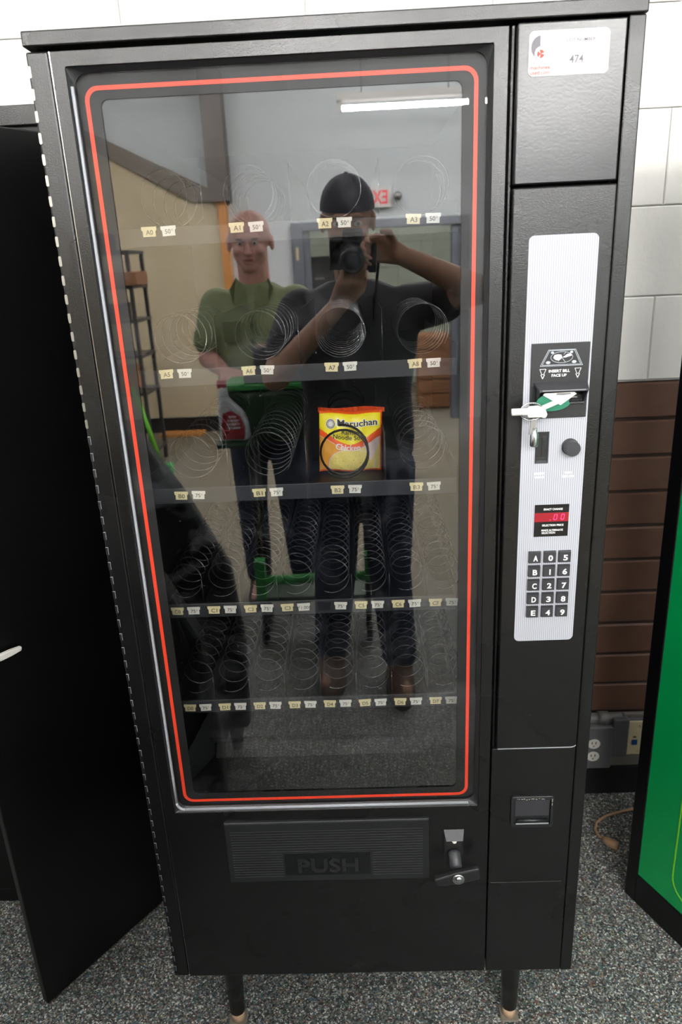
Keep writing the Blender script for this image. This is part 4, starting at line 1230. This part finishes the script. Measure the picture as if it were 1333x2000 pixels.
# peak turned backward over the nape
vs = []
for i in range(7):
    a = PI + PI * i / 6
    vs.append(cc + Rc @ Vector((.072 * math.cos(a), -.085 + .004, .035)))
for i in range(7):
    a = PI + PI * i / 6
    vs.append(cc + Rc @ Vector((.072 * math.cos(a), -.085 + .07 * math.sin(a), .025)))
m.add(vs, [(i, i + 1, 8 + i, 7 + i) for i in range(6)], 'cap', True)
m.lathe([(.006, 0), (.006, .004)], tuple(cc + Rc @ Vector((0, -.012, .131))), (0, 0, 1), 'cap', 8)
shift(m).build('cap', PG)

# the hand held camera: its lens front sits just behind the viewpoint
t = thing('handheld_camera', 'black camera with strap held up to the face by the person in the cap', 'camera', tuple(CP - F_ * .012))
CX = Matrix(((R_.x, U_.x, -F_.x, 0), (R_.y, U_.y, -F_.y, 0), (R_.z, U_.z, -F_.z, 0), (0, 0, 0, 1)))
def cx(m): m.v = [tuple(CX @ Vector(v)) for v in m.v]; return m
m = MB().lathe([(.0, .012), (.026, .008), (.030, 0), (.034, 0), (.036, .01), (.036, .045), (.032, .05), (.032, .075)], (0, 0, 0), (0, 0, 1), 'cam_black', 28); cx(m).build('lens_barrel', t)
m = MB().lathe([(.0, .0062), (.018, .0066), (.027, .0078)], (0, 0, 0), (0, 0, 1), 'lens_glass', 28); cx(m).build('front_element', t)
m = MB().box((-.068, -.050, .072), (.068, .040, .112), 'cam_black'); m.box((-.030, .038, .074), (.030, .062, .110), 'cam_black'); m.box((.045, -.050, .052), (.070, .036, .072), 'cam_black')
cx(m).build('camera_body', t, bevel=.006)
m = MB().tube([(.072, .03, .09), (.078, .00, .075), (.070, -.10, .065), (.062, -.22, .10), (.03, -.30, .17), (-.02, -.22, .22), (-.05, -.08, .22)], .0045, 'cam_black', 6)
cx(m).build('strap', t)

# second man
MN = thing('person', 'bald person in green collared shirt and navy jeans beside the cart, mirrored in the glass', 'person', (-.03, -2.23, 0))
def shift2(m): m.v = [(x + .03, y + 2.23, z) for x, y, z in m.v]; return m
m = MB()
h0 = len(m.v); R, hc = head(m, (-.025, -2.19, 1.675), 'skin', -.10, 1.1)
m.v[h0:] = [(hc.x + (x - hc.x) * 1.18, hc.y + (y - hc.y) * 1.08, hc.z + (z - hc.z) * 1.08) for x, y, z in m.v[h0:]]
cap_pts(m, (-.02, -2.235, 1.46), (-.022, -2.20, 1.62), .07, .068, 'skin')
loft(m, [(-.02, -2.23, .86, .13, .10), (-.02, -2.23, 1.0, .16, .11), (-.02, -2.23, 1.15, .16, .115), (-.02, -2.23, 1.32, .17, .115), (-.02, -2.23, 1.42, .17, .09), (-.02, -2.23, 1.48, .09, .06)], 'skin')
A1, B1, C1 = (-.205, -2.22, 1.42), (-.250, -2.17, 1.20), (-.150, -2.02, 1.150)
A2, B2, C2 = (.165, -2.22, 1.42), (.225, -2.20, 1.20), (.150, -2.04, 1.150)
for A, B_, C_ in ((A1, B1, C1), (A2, B2, C2)):
    cap_pts(m, A, B_, .056, .044, 'skin'); cap_pts(m, B_, C_, .045, .029, 'skin')
hand(m, C1, (.55, .75, -.05), (.2, -.2, -1), 1, .35, 'skin'); hand(m, C2, (-.5, .75, -.05), (-.2, -.2, -1), -1, .35, 'skin')
for sx, kn, an in ((-1, (-.115, -2.21, .50), (-.115, -2.24, .09)), (1, (.085, -2.21, .50), (.105, -2.25, .09))):
    hp = (-.02 + sx * .09, -2.23, .90)
    cap_pts(m, hp, kn, .085, .056, 'skin'); cap_pts(m, kn, an, .054, .038, 'skin'); cap_pts(m, an, (an[0], an[1] + .14, .045), .036, .03, 'skin')
fuse(shift2(m), 'body', MN, .0055, 3)
face(MN, R, Vector((hc[0] + .03, hc[1] + 2.236, hc[2])))
m = MB()
loft(m, [(-.02, -2.23, .98, .195, .14), (-.02, -2.23, 1.08, .205, .145), (-.02, -2.23, 1.2, .20, .14), (-.02, -2.23, 1.34, .21, .135), (-.02, -2.23, 1.42, .215, .115), (-.02, -2.23, 1.475, .14, .085), (-.02, -2.225, 1.51, .078, .072)], 'polo')
for A, B_ in (((-.195, -2.22, 1.42), (-.240, -2.18, 1.275)), ((.155, -2.22, 1.42), (.212, -2.205, 1.275))):
    cap_pts(m, A, B_, .078, .070, 'polo')
sh = fuse(shift2(m), 'shirt', MN, .008, 6)
m = MB()
for sx in (-1, 1):
    m.add([(sx * .010, .130, 1.395), (sx * .075, .118, 1.425), (sx * .095, .075, 1.485), (sx * .070, .030, 1.535), (sx * .022, .092, 1.490)], [(0, 1, 2, 3, 4), (4, 3, 2, 1, 0)], 'polo_trim')
m.build('collar', sh)
m = MB().box((-.008, .132, 1.12), (.008, .150, 1.38), 'polo_trim')
for z in (1.20, 1.27, 1.34): m.lathe([(.007, 0), (.006, .003)], (0.0, .150, z), (0, 1, 0), 'polo_dark', 8)
m.build('button_placket', sh)
m = MB(); m.box((-.13, .110, 1.27), (-.05, .140, 1.36), 'polo_trim'); m.build('chest_pocket', sh, bevel=.004)
m = MB()
loft(m, [(-.02, -2.23, .80, .16, .115), (-.02, -2.23, .92, .185, .13), (-.02, -2.23, 1.02, .18, .13)], 'jeans')
for sx, kn, an in ((-1, (-.115, -2.21, .50), (-.115, -2.24, .13)), (1, (.085, -2.21, .50), (.105, -2.25, .13))):
    hp = (-.02 + sx * .09, -2.23, .88); cap_pts(m, hp, kn, .098, .074, 'jeans'); cap_pts(m, kn, an, .074, .064, 'jeans')
fuse(shift2(m), 'jeans', MN, .008, 6)
for x, y in ((-.115, -2.24), (.105, -2.25)):
    m = MB(); loft(m, [(x, y + .05, .006, .050, .142), (x, y + .05, .03, .052, .145), (x, y + .03, .065, .048, .12), (x, y, .10, .046, .06), (x, y, .14, .05, .058)], 'sole')
    fuse(shift2(m), 'shoe', MN, .006, 4)
